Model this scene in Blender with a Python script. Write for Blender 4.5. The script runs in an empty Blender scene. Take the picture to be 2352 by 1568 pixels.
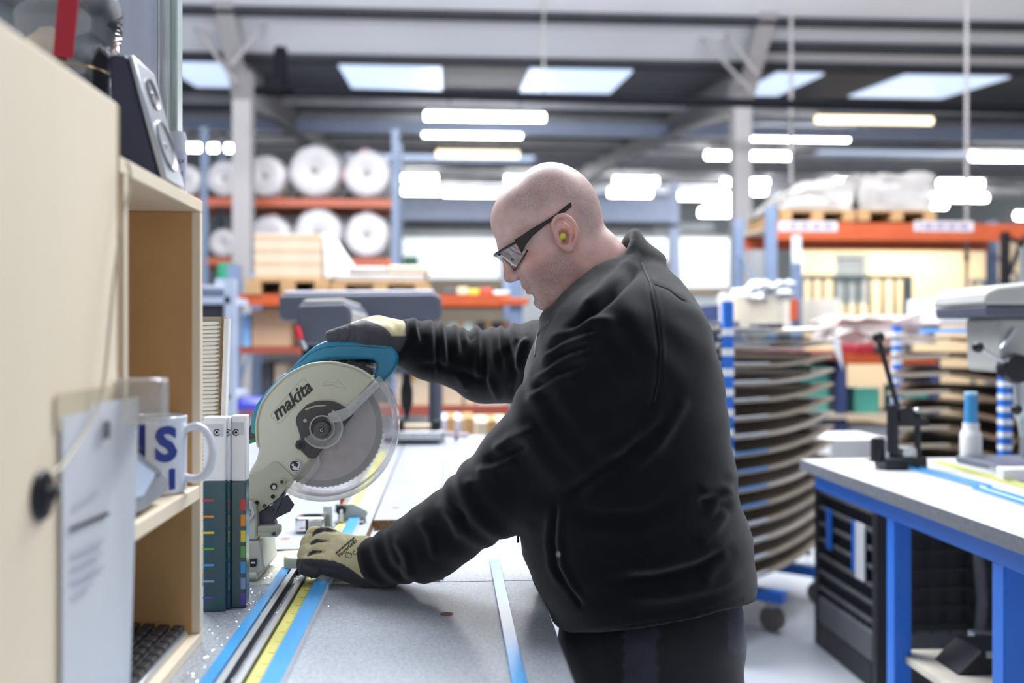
import bpy, bmesh, math, random
import numpy as np
from mathutils import Vector, Matrix
random.seed(7); np.random.seed(7)
SC = bpy.context.scene
COL = SC.collection
# ------------------------------------------------------------------ camera
F = 35.0 / 36.0 * 2352.0            # focal length in pixels of the 2352 x 1568 frame
TH = math.radians(3.65)             # the camera is turned a little right of the bench direction (+Y)
CZ = 1.36                           # eye height above the floor
HY = 770.0                          # horizon row
cam_d = bpy.data.cameras.new('camera'); cam = bpy.data.objects.new('camera', cam_d); COL.objects.link(cam)
cam_d.sensor_width = 36.0; cam_d.lens = 35.0; cam_d.clip_start = 0.05; cam_d.clip_end = 300
cam.location = (0, 0, CZ); cam.rotation_euler = (math.pi / 2, 0, -TH)
cam_d.shift_y = -(784.0 - HY) / 2352.0
cam_d.dof.use_dof = True; cam_d.dof.focus_distance = 1.80; cam_d.dof.aperture_fstop = 2.0
SC.camera = cam
# ------------------------------------------------------------------ world, lights, exposure
SC.view_settings.view_transform = 'Standard'; SC.view_settings.look = 'None'
SC.view_settings.gamma = 1.0; SC.view_settings.use_curve_mapping = False
SC.view_settings.exposure = 0.65
wd = bpy.data.worlds.new('daylight'); SC.world = wd; wd.use_nodes = True
wd.node_tree.nodes['Background'].inputs[0].default_value = (0.86, 0.92, 1.0, 1)
wd.node_tree.nodes['Background'].inputs[1].default_value = 0.42
def area(name, loc, sx, sy, power, rot=(0, 0, 0), col=(0.93, 0.96, 1.0)):
    d = bpy.data.lights.new(name, 'AREA'); d.shape = 'RECTANGLE'; d.size = sx; d.size_y = sy
    d.energy = power; d.color = col
    o = bpy.data.objects.new(name, d); COL.objects.link(o); o.location = loc; o.rotation_euler = rot
    return o
area('unseen_roof_lamp', (0.3, 4.6, 5.6), 5.0, 1.6, 390)  # unseen overhead lamp, added to light man and bench from above and behind
area('unseen_roof_lamp', (3.2, 2.0, 5.6), 2.4, 3.0, 210)  # unseen lamp, added as fill from the right for the cabinet faces
area('unseen_roof_lamp', (-0.6, 6.8, 5.4), 6.0, 2.0, 450)  # unseen lamp, added as back light for the rim and bench glare
c_ = area('far_fill_lamp', (2.0, 3.2, 4.95), 12.0, 0.8, 140, rot=(math.radians(84), 0, 0)); c_.data.spread = math.radians(70)  # unseen fill lamp, added to brighten the gantry and far hall
# ------------------------------------------------------------------ pixel <-> place
cT, sT = math.cos(TH), math.sin(TH)
def W(px, py, Y):
    a = (px - 1176.0) / F; b = (HY - py) / F
    dx = a * cT + sT; dy = -a * sT + cT
    t = Y / dy
    return Vector((dx * t, Y, CZ + b * t))
def pxy(P):
    P = np.asarray(P, float)
    f = P[:, 0] * sT + P[:, 1] * cT; r = P[:, 0] * cT - P[:, 1] * sT
    return 1176.0 + F * r / f, HY - F * (P[:, 2] - CZ) / f
# ------------------------------------------------------------------ materials
def lin(h):
    h = h.lstrip('#'); o = []
    for i in (0, 2, 4):
        c = int(h[i:i + 2], 16) / 255.0
        o.append(c / 12.92 if c <= 0.04045 else ((c + 0.055) / 1.055) ** 2.4)
    return o
MATS = {}
def mat(name, col, rough=0.5, metal=0.0, var=0.10, scale=9.0, bump=0.0, bscale=60.0, sheen=0.0, coat=0.0,
        stretch=(1, 1, 1), emit=0.0, alpha=1.0, sss=0.0, attr=None, spec=0.5, col2=None):
    if name in MATS: return MATS[name]
    m = bpy.data.materials.new(name); m.use_nodes = True; MATS[name] = m
    nt = m.node_tree; N = nt.nodes; L = nt.links; b = N['Principled BSDF']
    tc = N.new('ShaderNodeTexCoord'); mp = N.new('ShaderNodeMapping'); mp.inputs['Scale'].default_value = stretch
    L.new(tc.outputs['Object'], mp.inputs[0])
    nz = N.new('ShaderNodeTexNoise'); nz.inputs['Scale'].default_value = scale; nz.inputs['Detail'].default_value = 5
    L.new(mp.outputs[0], nz.inputs['Vector'])
    c = lin(col) if isinstance(col, str) else col
    c2 = lin(col2) if col2 else None
    rp = N.new('ShaderNodeValToRGB')
    rp.color_ramp.elements[0].position = 0.3; rp.color_ramp.elements[1].position = 0.7
    lo = [x * (1 - var) for x in c]; hi = [min(1, x * (1 + var)) for x in c]
    if c2: hi = c2
    rp.color_ramp.elements[0].color = (*lo, 1); rp.color_ramp.elements[1].color = (*hi, 1)
    L.new(nz.outputs['Fac'], rp.inputs[0])
    out = rp.outputs[0]
    if attr:
        at = N.new('ShaderNodeAttribute'); at.attribute_name = attr
        mx = N.new('ShaderNodeMix'); mx.data_type = 'RGBA'; mx.blend_type = 'MULTIPLY'; mx.inputs[0].default_value = 1.0
        L.new(out, mx.inputs[6]); L.new(at.outputs['Color'], mx.inputs[7]); out = mx.outputs[2]
    L.new(out, b.inputs['Base Color'])
    b.inputs['Roughness'].default_value = rough; b.inputs['Metallic'].default_value = metal
    b.inputs['Specular IOR Level'].default_value = spec
    if sheen:
        b.inputs['Sheen Weight'].default_value = sheen; b.inputs['Sheen Roughness'].default_value = 0.45
    if coat: b.inputs['Coat Weight'].default_value = coat; b.inputs['Coat Roughness'].default_value = 0.15
    if sss:
        b.inputs['Subsurface Weight'].default_value = sss; b.inputs['Subsurface Radius'].default_value = (0.012, 0.004, 0.002)
        b.inputs['Subsurface Scale'].default_value = 0.6
    if emit:
        b.inputs['Emission Color'].default_value = (*c, 1); b.inputs['Emission Strength'].default_value = emit
    if alpha < 1: b.inputs['Alpha'].default_value = alpha
    if bump:
        n2 = N.new('ShaderNodeTexNoise'); n2.inputs['Scale'].default_value = bscale; n2.inputs['Detail'].default_value = 4
        L.new(mp.outputs[0], n2.inputs['Vector'])
        bp = N.new('ShaderNodeBump'); bp.inputs['Strength'].default_value = bump; bp.inputs['Distance'].default_value = 0.004
        L.new(n2.outputs['Fac'], bp.inputs['Height']); L.new(bp.outputs[0], b.inputs['Normal'])
    return m
def clear_mat(name, col, gloss=0.12, tint=0.95, rough=0.05, haze=0.0):
    m = bpy.data.materials.new(name); m.use_nodes = True; nt = m.node_tree; N = nt.nodes; L = nt.links
    N.remove(N['Principled BSDF']); out = N['Material Output']
    tr = N.new('ShaderNodeBsdfTransparent'); tr.inputs[0].default_value = (*[c * tint for c in col], 1)
    gl = N.new('ShaderNodeBsdfGlossy'); gl.inputs['Roughness'].default_value = rough
    lw = N.new('ShaderNodeLayerWeight'); lw.inputs[0].default_value = 0.35
    ma = N.new('ShaderNodeMath'); ma.operation = 'MULTIPLY_ADD'; ma.inputs[1].default_value = 0.7; ma.inputs[2].default_value = gloss
    L.new(lw.outputs['Facing'], ma.inputs[0])
    mx = N.new('ShaderNodeMixShader'); L.new(ma.outputs[0], mx.inputs[0]); L.new(tr.outputs[0], mx.inputs[1]); L.new(gl.outputs[0], mx.inputs[2])
    last = mx.outputs[0]
    if haze:
        df = N.new('ShaderNodeBsdfDiffuse'); df.inputs[0].default_value = (0.85, 0.85, 0.86, 1)
        nz = N.new('ShaderNodeTexNoise'); nz.inputs['Scale'].default_value = 14; nz.inputs['Detail'].default_value = 8
        mm = N.new('ShaderNodeMath'); mm.operation = 'MULTIPLY'; mm.inputs[1].default_value = haze * 2
        L.new(nz.outputs['Fac'], mm.inputs[0])
        m2 = N.new('ShaderNodeMixShader'); L.new(mm.outputs[0], m2.inputs[0]); L.new(last, m2.inputs[1]); L.new(df.outputs[0], m2.inputs[2]); last = m2.outputs[0]
    L.new(last, out.inputs['Surface'])
    return m
# ------------------------------------------------------------------ mesh building
class MB:
    def __init__(s): s.v = []; s.f = []
    def add(s, vs, fs):
        n = len(s.v); s.v += [tuple(p) for p in vs]; s.f += [tuple(i + n for i in f) for f in fs]; return s
    def box(s, a, b):
        x0, y0, z0 = a; x1, y1, z1 = b
        return s.hexa([(x0, y0, z0), (x1, y0, z0), (x1, y1, z0), (x0, y1, z0), (x0, y0, z1), (x1, y0, z1), (x1, y1, z1), (x0, y1, z1)])
    def hexa(s, p):
        return s.add(p, [(3, 2, 1, 0), (4, 5, 6, 7), (0, 1, 5, 4), (1, 2, 6, 5), (2, 3, 7, 6), (3, 0, 4, 7)])
    def prism(s, pts, d):
        """pts: closed loop of 3D points, d: extrusion vector"""
        n = len(pts); d = Vector(d); P = [Vector(p) for p in pts]
        vs = P + [p + d for p in P]
        nrm = Vector((0, 0, 0))
        for i in range(n): nrm += P[i].cross(P[(i + 1) % n])
        fl = nrm.dot(d) > 0
        fs = [tuple(range(n))[::-1], tuple(range(n, 2 * n))] + [(i, (i + 1) % n, n + (i + 1) % n, n + i) for i in range(n)]
        if not fl: fs = [f[::-1] for f in fs]
        return s.add(vs, fs)
    def tube(s, path, r, n=10, cap=True, squash=None):
        P = [Vector(p) for p in path]; m = len(P)
        R = [r] * m if not hasattr(r, '__len__') else list(r)
        vs = []; up = None
        for i in range(m):
            t = (P[min(i + 1, m - 1)] - P[max(i - 1, 0)]).normalized()
            if up is None:
                up = Vector((0, 0, 1)) if abs(t.z) < 0.9 else Vector((0, 1, 0))
            a = (up - t * up.dot(t)).normalized(); b = t.cross(a); up = a
            for k in range(n):
                q = 2 * math.pi * k / n
                vs.append(P[i] + (a * math.cos(q) + b * math.sin(q)) * R[i])
        fs = []
        for i in range(m - 1):
            for k in range(n):
                k2 = (k + 1) % n
                fs.append((i * n + k, i * n + k2, (i + 1) * n + k2, (i + 1) * n + k))
        if cap: fs += [tuple(range(n))[::-1], tuple(range((m - 1) * n, m * n))]
        return s.add(vs, fs)
    def lathe(s, c, prof, n=24, axis=(0, 0, 1), close=True):
        """prof: list of (radius, height along axis)"""
        ax = Vector(axis).normalized(); h = Vector((1, 0, 0)) if abs(ax.x) < 0.9 else Vector((0, 1, 0))
        a = (h - ax * h.dot(ax)).normalized(); b = ax.cross(a); c = Vector(c); vs = []
        for (r, z) in prof:
            for k in range(n):
                q = 2 * math.pi * k / n
                vs.append(c + ax * z + (a * math.cos(q) + b * math.sin(q)) * r)
        fs = []
        for i in range(len(prof) - 1):
            for k in range(n):
                k2 = (k + 1) % n
                fs.append((i * n + k, i * n + k2, (i + 1) * n + k2, (i + 1) * n + k))
        if close: fs += [tuple(range(n))[::-1], tuple(range((len(prof) - 1) * n, len(prof) * n))]
        return s.add(vs, fs)
    def disc(s, c, r, y0, y1, n=32):           # disc with its axis along Y
        return s.lathe((c[0], 0, c[2]), [(r, y0), (r, y1)], n, (0, 1, 0))
    def ring(s, c, r0, r1, a0, a1, y0, y1, n=32):   # arc band around Y axis, angles in degrees in the X-Z plane
        vs = []; full = abs(a1 - a0) >= 359.9
        for i in range(n + 1):
            q = math.radians(a0 + (a1 - a0) * i / n); cs, sn = math.cos(q), math.sin(q)
            for (r, y) in ((r0, y0), (r1, y0), (r1, y1), (r0, y1)):
                vs.append((c[0] + r * cs, y, c[2] + r * sn))
        fs = []
        for i in range(n):
            for k in range(4):
                k2 = (k + 1) % 4
                fs.append((i * 4 + k, i * 4 + k2, i * 4 + 4 + k2, i * 4 + 4 + k))
        if not full: fs += [(3, 2, 1, 0), (n * 4, n * 4 + 1, n * 4 + 2, n * 4 + 3)]
        return s.add(vs, fs)
    def sphere(s, c, r, n=14, m=9, sc=(1, 1, 1)):
        c = Vector(c); vs = [c + Vector((0, 0, r * sc[2]))]
        for i in range(1, m):
            t = math.pi * i / m
            for k in range(n):
                q = 2 * math.pi * k / n
                vs.append(c + Vector((r * sc[0] * math.sin(t) * math.cos(q), r * sc[1] * math.sin(t) * math.sin(q), r * sc[2] * math.cos(t))))
        vs.append(c - Vector((0, 0, r * sc[2]))); L = len(vs) - 1; fs = []
        for k in range(n): fs.append((0, 1 + k, 1 + (k + 1) % n))
        for i in range(m - 2):
            for k in range(n):
                a = 1 + i * n; b = a + n; k2 = (k + 1) % n
                fs.append((a + k, b + k, b + k2, a + k2))
        a = 1 + (m - 2) * n
        for k in range(n): fs.append((a + k, L, a + (k + 1) % n))
        return s.add(vs, fs)
    def grid(s, pts, nu, nv, th=None):
        """pts[i*nv+j]; optional thickness vector"""
        if th is None:
            return s.add(pts, [(i * nv + j, i * nv + j + 1, (i + 1) * nv + j + 1, (i + 1) * nv + j) for i in range(nu - 1) for j in range(nv - 1)])
        P = [Vector(p) for p in pts]; t = Vector(th); n = nu * nv
        vs = P + [p + t for p in P]; fs = []
        for i in range(nu - 1):
            for j in range(nv - 1):
                q = (i * nv + j, i * nv + j + 1, (i + 1) * nv + j + 1, (i + 1) * nv + j)
                fs.append(q[::-1]); fs.append(tuple(k + n for k in q))
        loop = [j for j in range(nv)] + [i * nv + nv - 1 for i in range(1, nu)] + [(nu - 1) * nv + j for j in range(nv - 2, -1, -1)] + [i * nv for i in range(nu - 2, 0, -1)]
        for a, b in zip(loop, loop[1:] + loop[:1]): fs.append((a, b, b + n, a + n))
        return s.add(vs, fs)
    def build(s, name, m, parent=None, smooth=35, bevel=0.0, label=None, bseg=2, sub=0):
        V = np.array(s.v, float)
        lo = V.min(0); hi = V.max(0); c = Vector(((lo[0] + hi[0]) / 2, (lo[1] + hi[1]) / 2, lo[2]))
        me = bpy.data.meshes.new(name)
        me.from_pydata([tuple(Vector(p) - c) for p in s.v], [], s.f); me.update()
        bm = bmesh.new(); bm.from_mesh(me); bmesh.ops.recalc_face_normals(bm, faces=bm.faces); bm.to_mesh(me); bm.free()
        if smooth:
            me.polygons.foreach_set('use_smooth', [True] * len(me.polygons))
            try: me.set_sharp_from_angle(angle=math.radians(smooth))
            except Exception: pass
        o = bpy.data.objects.new(name, me); COL.objects.link(o)
        if m is not None: me.materials.append(m)
        put(o, c, parent)
        if bevel:
            bv = o.modifiers.new('bevel', 'BEVEL'); bv.width = bevel; bv.segments = bseg; bv.limit_method = 'ANGLE'; bv.angle_limit = math.radians(40)
        if sub:
            sb = o.modifiers.new('sub', 'SUBSURF'); sb.levels = sub; sb.render_levels = sub
        if label: o['label'] = label
        return o
WLOC = {}
def put(o, c, parent):
    if parent is None: o.location = c
    else:
        o.parent = parent; o.location = Vector(c) - WLOC[parent.name]
    WLOC[o.name] = Vector(c)
def tag(o, label, cat, group=None):
    o['label'] = label; o['category'] = cat
    if group: o['group'] = group
    return o
def struct(o, label=None):
    o['kind'] = 'structure'
    if label: o['label'] = label
    return o
def thing(name, loc, label, cat, group=None):
    o = bpy.data.objects.new(name, None); COL.objects.link(o); o.location = loc; o.empty_display_size = 0.05
    WLOC[o.name] = Vector(loc)
    return tag(o, label, cat, group)
def dup(root, loc, label=None, rz=None):
    def cp(o, par):
        c = o.copy(); COL.objects.link(c)
        if par: c.parent = par
        for ch in o.children: cp(ch, c)
        return c
    r = cp(root, None); r.location = loc; WLOC[r.name] = Vector(loc)
    if rz is not None: r.rotation_euler.z = rz
    if label: r['label'] = label
    return r
def bx(px0, py0, px1, py1, Y, dep):
    """box whose front face covers a pixel rectangle at distance Y"""
    a = W(px0, py1, Y); b = W(px1, py0, Y)
    return MB().box((a.x, Y, a.z), (b.x, Y + dep, b.z))
def text_mesh(body, size, shear=0.0, bold=0.0, ext=0.0004):
    c = bpy.data.curves.new('txt', 'FONT'); c.body = body; c.size = size; c.shear = shear; c.offset = bold; c.extrude = ext
    c.align_x = 'CENTER'; c.align_y = 'CENTER'; c.resolution_u = 3
    o = bpy.data.objects.new('txt', c); COL.objects.link(o)
    bpy.context.view_layer.update()
    me = bpy.data.meshes.new_from_object(o.evaluated_get(bpy.context.evaluated_depsgraph_get()))
    bpy.data.objects.remove(o); bpy.data.curves.remove(c)
    return me
def text(name, body, size, o3, ux, uz, m, parent, shear=0.0, bold=0.0, ext=0.0004):
    """lettering lying in the plane spanned by ux (reading direction) and uz (up), centre o3"""
    me = text_mesh(body, size, shear, bold, ext); ux = Vector(ux).normalized(); uz = Vector(uz).normalized(); n = ux.cross(uz)
    vs = [Vector(o3) + ux * v.co.x + uz * v.co.y + n * v.co.z for v in me.vertices]
    mb = MB(); mb.add(vs, [tuple(p.vertices) for p in me.polygons]); bpy.data.meshes.remove(me)
    return mb.build(name, m, parent, smooth=0)
# ------------------------------------------------------------------ implicit surfaces
def smin(a, b, k):
    h = np.clip(0.5 + 0.5 * (b - a) / k, 0, 1); return b * (1 - h) + a * h - k * h * (1 - h)
def smax(a, b, k): return -smin(-a, -b, k)
def caps(P, a, b, ra, rb):
    a = np.array(a, np.float32); b = np.array(b, np.float32); ba = b - a
    t = np.clip(((P - a) @ ba) / max(1e-9, float(ba @ ba)), 0, 1)
    return np.linalg.norm(P - a - t[:, None] * ba, axis=1) - (ra + (rb - ra) * t)
def elli(P, c, r, R=None):
    q = P - np.array(c, np.float32)
    if R is not None: q = q @ np.array(R, np.float32)      # columns of R are the local axes
    r = np.array(r, np.float32)
    k0 = np.linalg.norm(q / r, axis=1); k1 = np.linalg.norm(q / (r * r), axis=1)
    return k0 * (k0 - 1) / np.maximum(k1, 1e-6)
def chain(P, pts, rs, k=0.01):
    d = None
    for i in range(len(pts) - 1):
        e = caps(P, pts[i], pts[i + 1], rs[i], rs[i + 1]); d = e if d is None else smin(d, e, k)
    return d
def surface(fn, lo, hi, h):
    """surface nets over a sparse grid; returns vertices and quads"""
    B = 12
    lo = np.array(lo, np.float32); n = np.ceil((np.array(hi) - lo) / h / B).astype(int) * B + 1
    V = np.full(n, 1.0, np.float32); nb = (n - 1) // B
    bi = np.stack(np.meshgrid(*[np.arange(k) for k in nb], indexing='ij'), -1).reshape(-1, 3)
    cen = lo + (bi * B + B / 2) * h; d = fn(cen.astype(np.float32)); rad = B * h * 0.87 * 1.35 + 0.012
    loc = np.stack(np.meshgrid(*[np.arange(B + 1)] * 3, indexing='ij'), -1).reshape(-1, 3)
    ins = np.nonzero(d <= -rad)[0]
    for q in ins:
        i, j, k = bi[q] * B; V[i:i + B + 1, j:j + B + 1, k:k + B + 1] = -1
    act = np.nonzero(np.abs(d) < rad)[0]
    for s in range(0, len(act), 64):
        qs = act[s:s + 64]
        g = (bi[qs][:, None, :] * B + loc[None]).reshape(-1, 3)
        val = fn((lo + g * h).astype(np.float32)); V[g[:, 0], g[:, 1], g[:, 2]] = val
    S = V < 0
    cnt = np.zeros([k - 1 for k in n], np.uint8); C = [(a, b, c) for a in (0, 1) for b in (0, 1) for c in (0, 1)]
    for (a, b, c) in C: cnt += S[a:n[0] - 1 + a, b:n[1] - 1 + b, c:n[2] - 1 + c]
    idx = np.argwhere((cnt > 0) & (cnt < 8)); cid = np.full(cnt.shape, -1, np.int32); cid[idx[:, 0], idx[:, 1], idx[:, 2]] = np.arange(len(idx))
    cv = np.stack([V[idx[:, 0] + a, idx[:, 1] + b, idx[:, 2] + c] for (a, b, c) in C], 1)
    acc = np.zeros((len(idx), 3)); num = np.zeros(len(idx)); Ca = np.array(C, float)
    for i in range(8):
        for ax in range(3):
            if C[i][ax] == 0:
                j = C.index(tuple(C[i][k] + (1 if k == ax else 0) for k in range(3)))
                cr = (cv[:, i] < 0) != (cv[:, j] < 0); den = cv[:, i] - cv[:, j]; t = np.where(cr, cv[:, i] / np.where(den == 0, 1, den), 0)
                acc += np.where(cr[:, None], Ca[i] + t[:, None] * (Ca[j] - Ca[i]), 0); num += cr
    verts = lo + (idx + acc / num[:, None]) * h
    quads = []
    for ax in range(3):
        o1, o2 = [(1, 2), (2, 0), (0, 1)][ax]
        sl0 = [slice(None)] * 3; sl1 = [slice(None)] * 3; sl0[ax] = slice(0, -1); sl1[ax] = slice(1, None)
        A = S[tuple(sl0)]; Bm = S[tuple(sl1)]; e = np.argwhere(A != Bm)
        e = e[(e[:, o1] > 0) & (e[:, o2] > 0) & (e[:, o1] < n[o1] - 1) & (e[:, o2] < n[o2] - 1)]
        def cc(d1, d2):
            q = e.copy(); q[:, o1] -= d1; q[:, o2] -= d2; return cid[q[:, 0], q[:, 1], q[:, 2]]
        Q = np.stack([cc(1, 1), cc(0, 1), cc(0, 0), cc(1, 0)], 1); fl = ~A[e[:, 0], e[:, 1], e[:, 2]]
        Q[fl] = Q[fl][:, ::-1]; quads.append(Q)
    Q = np.concatenate(quads); Q = Q[(Q >= 0).all(1)]
    return verts, Q
def vnormals(V, Q):
    nrm = np.cross(V[Q[:, 2]] - V[Q[:, 0]], V[Q[:, 3]] - V[Q[:, 1]]); out = np.zeros_like(V)
    for k in range(4): np.add.at(out, Q[:, k], nrm)
    return out / np.maximum(np.linalg.norm(out, axis=1, keepdims=True), 1e-12)
def relax(V, Q, it=2, lam=0.5):
    for _ in range(it):
        acc = np.zeros_like(V); num = np.zeros(len(V))
        for k in range(4):
            a = Q[:, k]; b = Q[:, (k + 1) % 4]
            np.add.at(acc, a, V[b]); np.add.at(num, a, 1); np.add.at(acc, b, V[a]); np.add.at(num, b, 1)
        V = V + lam * (acc / np.maximum(num, 1)[:, None] - V)
    return V
def seg_dist(px, py, line):
    best = np.full(len(px), 1e9); par = np.zeros(len(px)); n = len(line) - 1
    for i in range(n):
        (x0, y0), (x1, y1) = line[i], line[i + 1]; dx, dy = x1 - x0, y1 - y0
        t = np.clip(((px - x0) * dx + (py - y0) * dy) / (dx * dx + dy * dy + 1e-9), 0, 1)
        d = np.hypot(px - x0 - t * dx, py - y0 - t * dy); m = d < best; best[m] = d[m]; par[m] = (i + t[m]) / n
    return best, par
def sculpt(V, Q, strokes, yf):
    """raise or sink the cloth along fold lines drawn on its near (or far) side"""
    N = vnormals(V, Q); px, py = pxy(V); ok = (N[:, 1] < 0.35) & yf; off = np.zeros(len(V))
    for (line, w, hgt) in strokes:
        d, t = seg_dist(px, py, line); fade = np.clip(np.minimum(t, 1 - t) * 6, 0.12, 1) if hgt > 0 or w > 5 else 1.0
        off += np.where(ok, hgt * fade * np.exp(-(d / w) ** 2), 0)
    return V + N * off[:, None]
def np_mesh(name, V, Q, m, parent, cols=None, label=None, smooth=True):
    c = V.mean(0); c[2] = V[:, 2].min()
    me = bpy.data.meshes.new(name); me.vertices.add(len(V)); me.vertices.foreach_set('co', (V - c).astype(np.float32).ravel())
    me.loops.add(len(Q) * 4); me.loops.foreach_set('vertex_index', Q.astype(np.int32).ravel())
    me.polygons.add(len(Q)); me.polygons.foreach_set('loop_start', np.arange(0, len(Q) * 4, 4, dtype=np.int32))
    me.polygons.foreach_set('use_smooth', np.ones(len(Q), bool))
    me.update(calc_edges=True); me.validate()
    if cols is not None:
        at = me.color_attributes.new('tone', 'FLOAT_COLOR', 'POINT')
        at.data.foreach_set('color', np.concatenate([cols, np.ones((len(cols), 1))], 1).astype(np.float32).ravel())
    if m: me.materials.append(m)
    o = bpy.data.objects.new(name, me); COL.objects.link(o); put(o, Vector(c), parent)
    if label: o['label'] = label
    return o
def inpoly(px, py, poly):
    r = np.zeros(len(px), bool); n = len(poly)
    for i in range(n):
        (x0, y0), (x1, y1) = poly[i], poly[(i + 1) % n]
        r ^= ((y0 > py) != (y1 > py)) & (px < (x1 - x0) * (py - y0) / (y1 - y0 + 1e-12) + x0)
    return r
# ================================================================== the hall
def zroof(Y):
    if Y >= 11.6: return 4.52 + 0.088 * (Y - 11.6)
    if Y >= 5: return 4.52 + 0.30 * (11.6 - Y)
    return 6.5 - 0.30 * (5 - Y)
M_floor = mat('painted_concrete', '#a3a8b0', 0.32, var=0.10, scale=1.5, bump=0.08, bscale=14)
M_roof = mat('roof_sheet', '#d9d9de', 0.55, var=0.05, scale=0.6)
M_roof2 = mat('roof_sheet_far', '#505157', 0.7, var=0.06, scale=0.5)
M_purlin = mat('galvanised_purlin', '#f0f0f3', 0.5, metal=0.1, var=0.10, scale=3)
M_darksteel = mat('dark_steel', '#2c2c31', 0.8, metal=0.0, spec=.15, var=0.12, scale=3)
M_steel = mat('painted_steel_grey', '#8b8788', 0.5, var=0.06, scale=2)
M_sky = mat('skylight_sheet', '#cfe2ff', 0.4, var=0.02, emit=.62)
M_beige = mat('beige_partition', '#d9c3a4', 0.6, var=0.05, scale=0.8)
M_white = mat('white_cladding', '#e6ecef', 0.5, var=0.03, scale=0.5)
M_daylit = mat('daylit_panel', '#eef6fa', 0.5, var=0.02, emit=0.5)
M_blue_st = mat('pale_blue_steel', '#c9d7f6', 0.45, var=0.06)
struct(MB().box((-14, -4, -0.15), (22, 46, 0)).build('floor', M_floor, smooth=0))
ceil = MB()
def roofstrip(y0, y1, mb):
    mb.hexa([(-14, y0, zroof(y0)), (22, y0, zroof(y0)), (22, y1, zroof(y1)), (-14, y1, zroof(y1)),
             (-14, y0, zroof(y0) + .08), (22, y0, zroof(y0) + .08), (22, y1, zroof(y1) + .08), (-14, y1, zroof(y1) + .08)])
roofstrip(5, 11.6, ceil); roofstrip(-4, 5, ceil)
CEIL = struct(ceil.build('ceiling', M_roof, smooth=0))
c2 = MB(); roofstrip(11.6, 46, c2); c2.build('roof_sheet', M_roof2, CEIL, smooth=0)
Y = 14.2; k = 0
while Y < 44:
    z = zroof(Y)
    MB().hexa([(-14, Y - .05, z - .12), (22, Y - .05, z - .12), (22, Y + .12, z - .12), (-14, Y + .12, z - .12), (-14, Y - .01, z), (22, Y - .01, z), (22, Y + .05, z), (-14, Y + .05, z)]).build('purlin', M_purlin, CEIL, smooth=0)
    Y += 1.75 + 0.05 * k; k += 1
for (ya, yb, Yp) in ((-8, 42, 10.6), (128, 148, 11.45)):
    a = W(1176, yb, Yp); b = W(1176, ya, Yp)
    MB().box((-14, Yp, a.z), (22, Yp + .12, b.z)).build('purlin', M_darksteel, CEIL, smooth=0)
for (ya, yb, Yp) in ((84, 104, 11.0),):
    a = W(1176, yb, Yp); b = W(1176, ya, Yp)
    MB().box((3.6, Yp, a.z), (22, Yp + .1, b.z)).build('purlin', M_darksteel, CEIL, smooth=0)
for (x0, x1) in ((412, 540), (795, 1015), (1205, 1425), (1735, 1835), (2010, 2235)):
    pts = []
    for Yp in (11.75, 13.45):
        a = W(x0, 200, 12.6); b = W(x1, 200, 12.6); z = zroof(Yp) - 0.03
        pts.append(((a.x, Yp, z), (b.x, Yp, z)))
    MB().hexa([pts[0][0], pts[0][1], pts[1][1], pts[1][0]] + [(q[0], q[1], q[2] + .025) for q in (pts[0][0], pts[0][1], pts[1][1], pts[1][0])]).build('skylight', M_sky, CEIL, smooth=0)
for Yp, x0, x1 in ((17.2, -9, -6.5), (20.5, 8.0, 11.5), (23, -3, 2), (30, -5, 12), (36, -6, 14)):
    z0 = zroof(Yp) - .03; z1 = zroof(Yp + .8) - .03
    MB().hexa([(x0, Yp, z0), (x1, Yp, z0), (x1, Yp + .8, z1), (x0, Yp + .8, z1), (x0, Yp, z0 + .02), (x1, Yp, z0 + .02), (x1, Yp + .8, z1 + .02), (x0, Yp + .8, z1 + .02)]).build('skylight', M_sky, CEIL, smooth=0)
struct(MB().box((-14, 44, 0), (22, 44.3, 7.7)).build('wall_back', M_white, smooth=0))
struct(MB().box((-14.3, -4, 0), (-14, 44.3, 7.7)).build('wall_left', M_white, smooth=0))
struct(MB().box((22, -4, 0), (22.3, 44.3, 7.7)).build('wall_right', M_white, smooth=0))
# daylit translucent cladding panels of the far wall
for n, (x0, y0, x1, y1) in enumerate(((905, 545, 1150, 662), (1395, 545, 1535, 662), (1562, 545, 1690, 662))):
    w_ = thing('window_%d' % (n + 1), W((x0 + x1) / 2, y1, 34.0), '', 'window')
    del w_['label'], w_['category']; struct(w_)
    bx(x0, y0, x1, y1, 34.05, .05).build('pane', M_daylit, w_, smooth=0)
    fr = MB()
    for a, b, c, d in ((x0 - 4, y0 - 6, x1 + 4, y0), (x0 - 4, y1, x1 + 4, y1 + 6), (x0 - 4, y0, x0, y1), (x1, y0, x1 + 4, y1)):
        p = W(a, d, 34.0); q = W(c, b, 34.0); fr.box((p.x, 33.98, p.z), (q.x, 34.12, q.z))
    fr.build('window_frame', M_steel, w_, smooth=0)
bx(880, 540, 1760, 880, 34.13, .2).build('wall_partition', M_white, smooth=0); struct(bpy.data.objects['wall_partition'])
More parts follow.
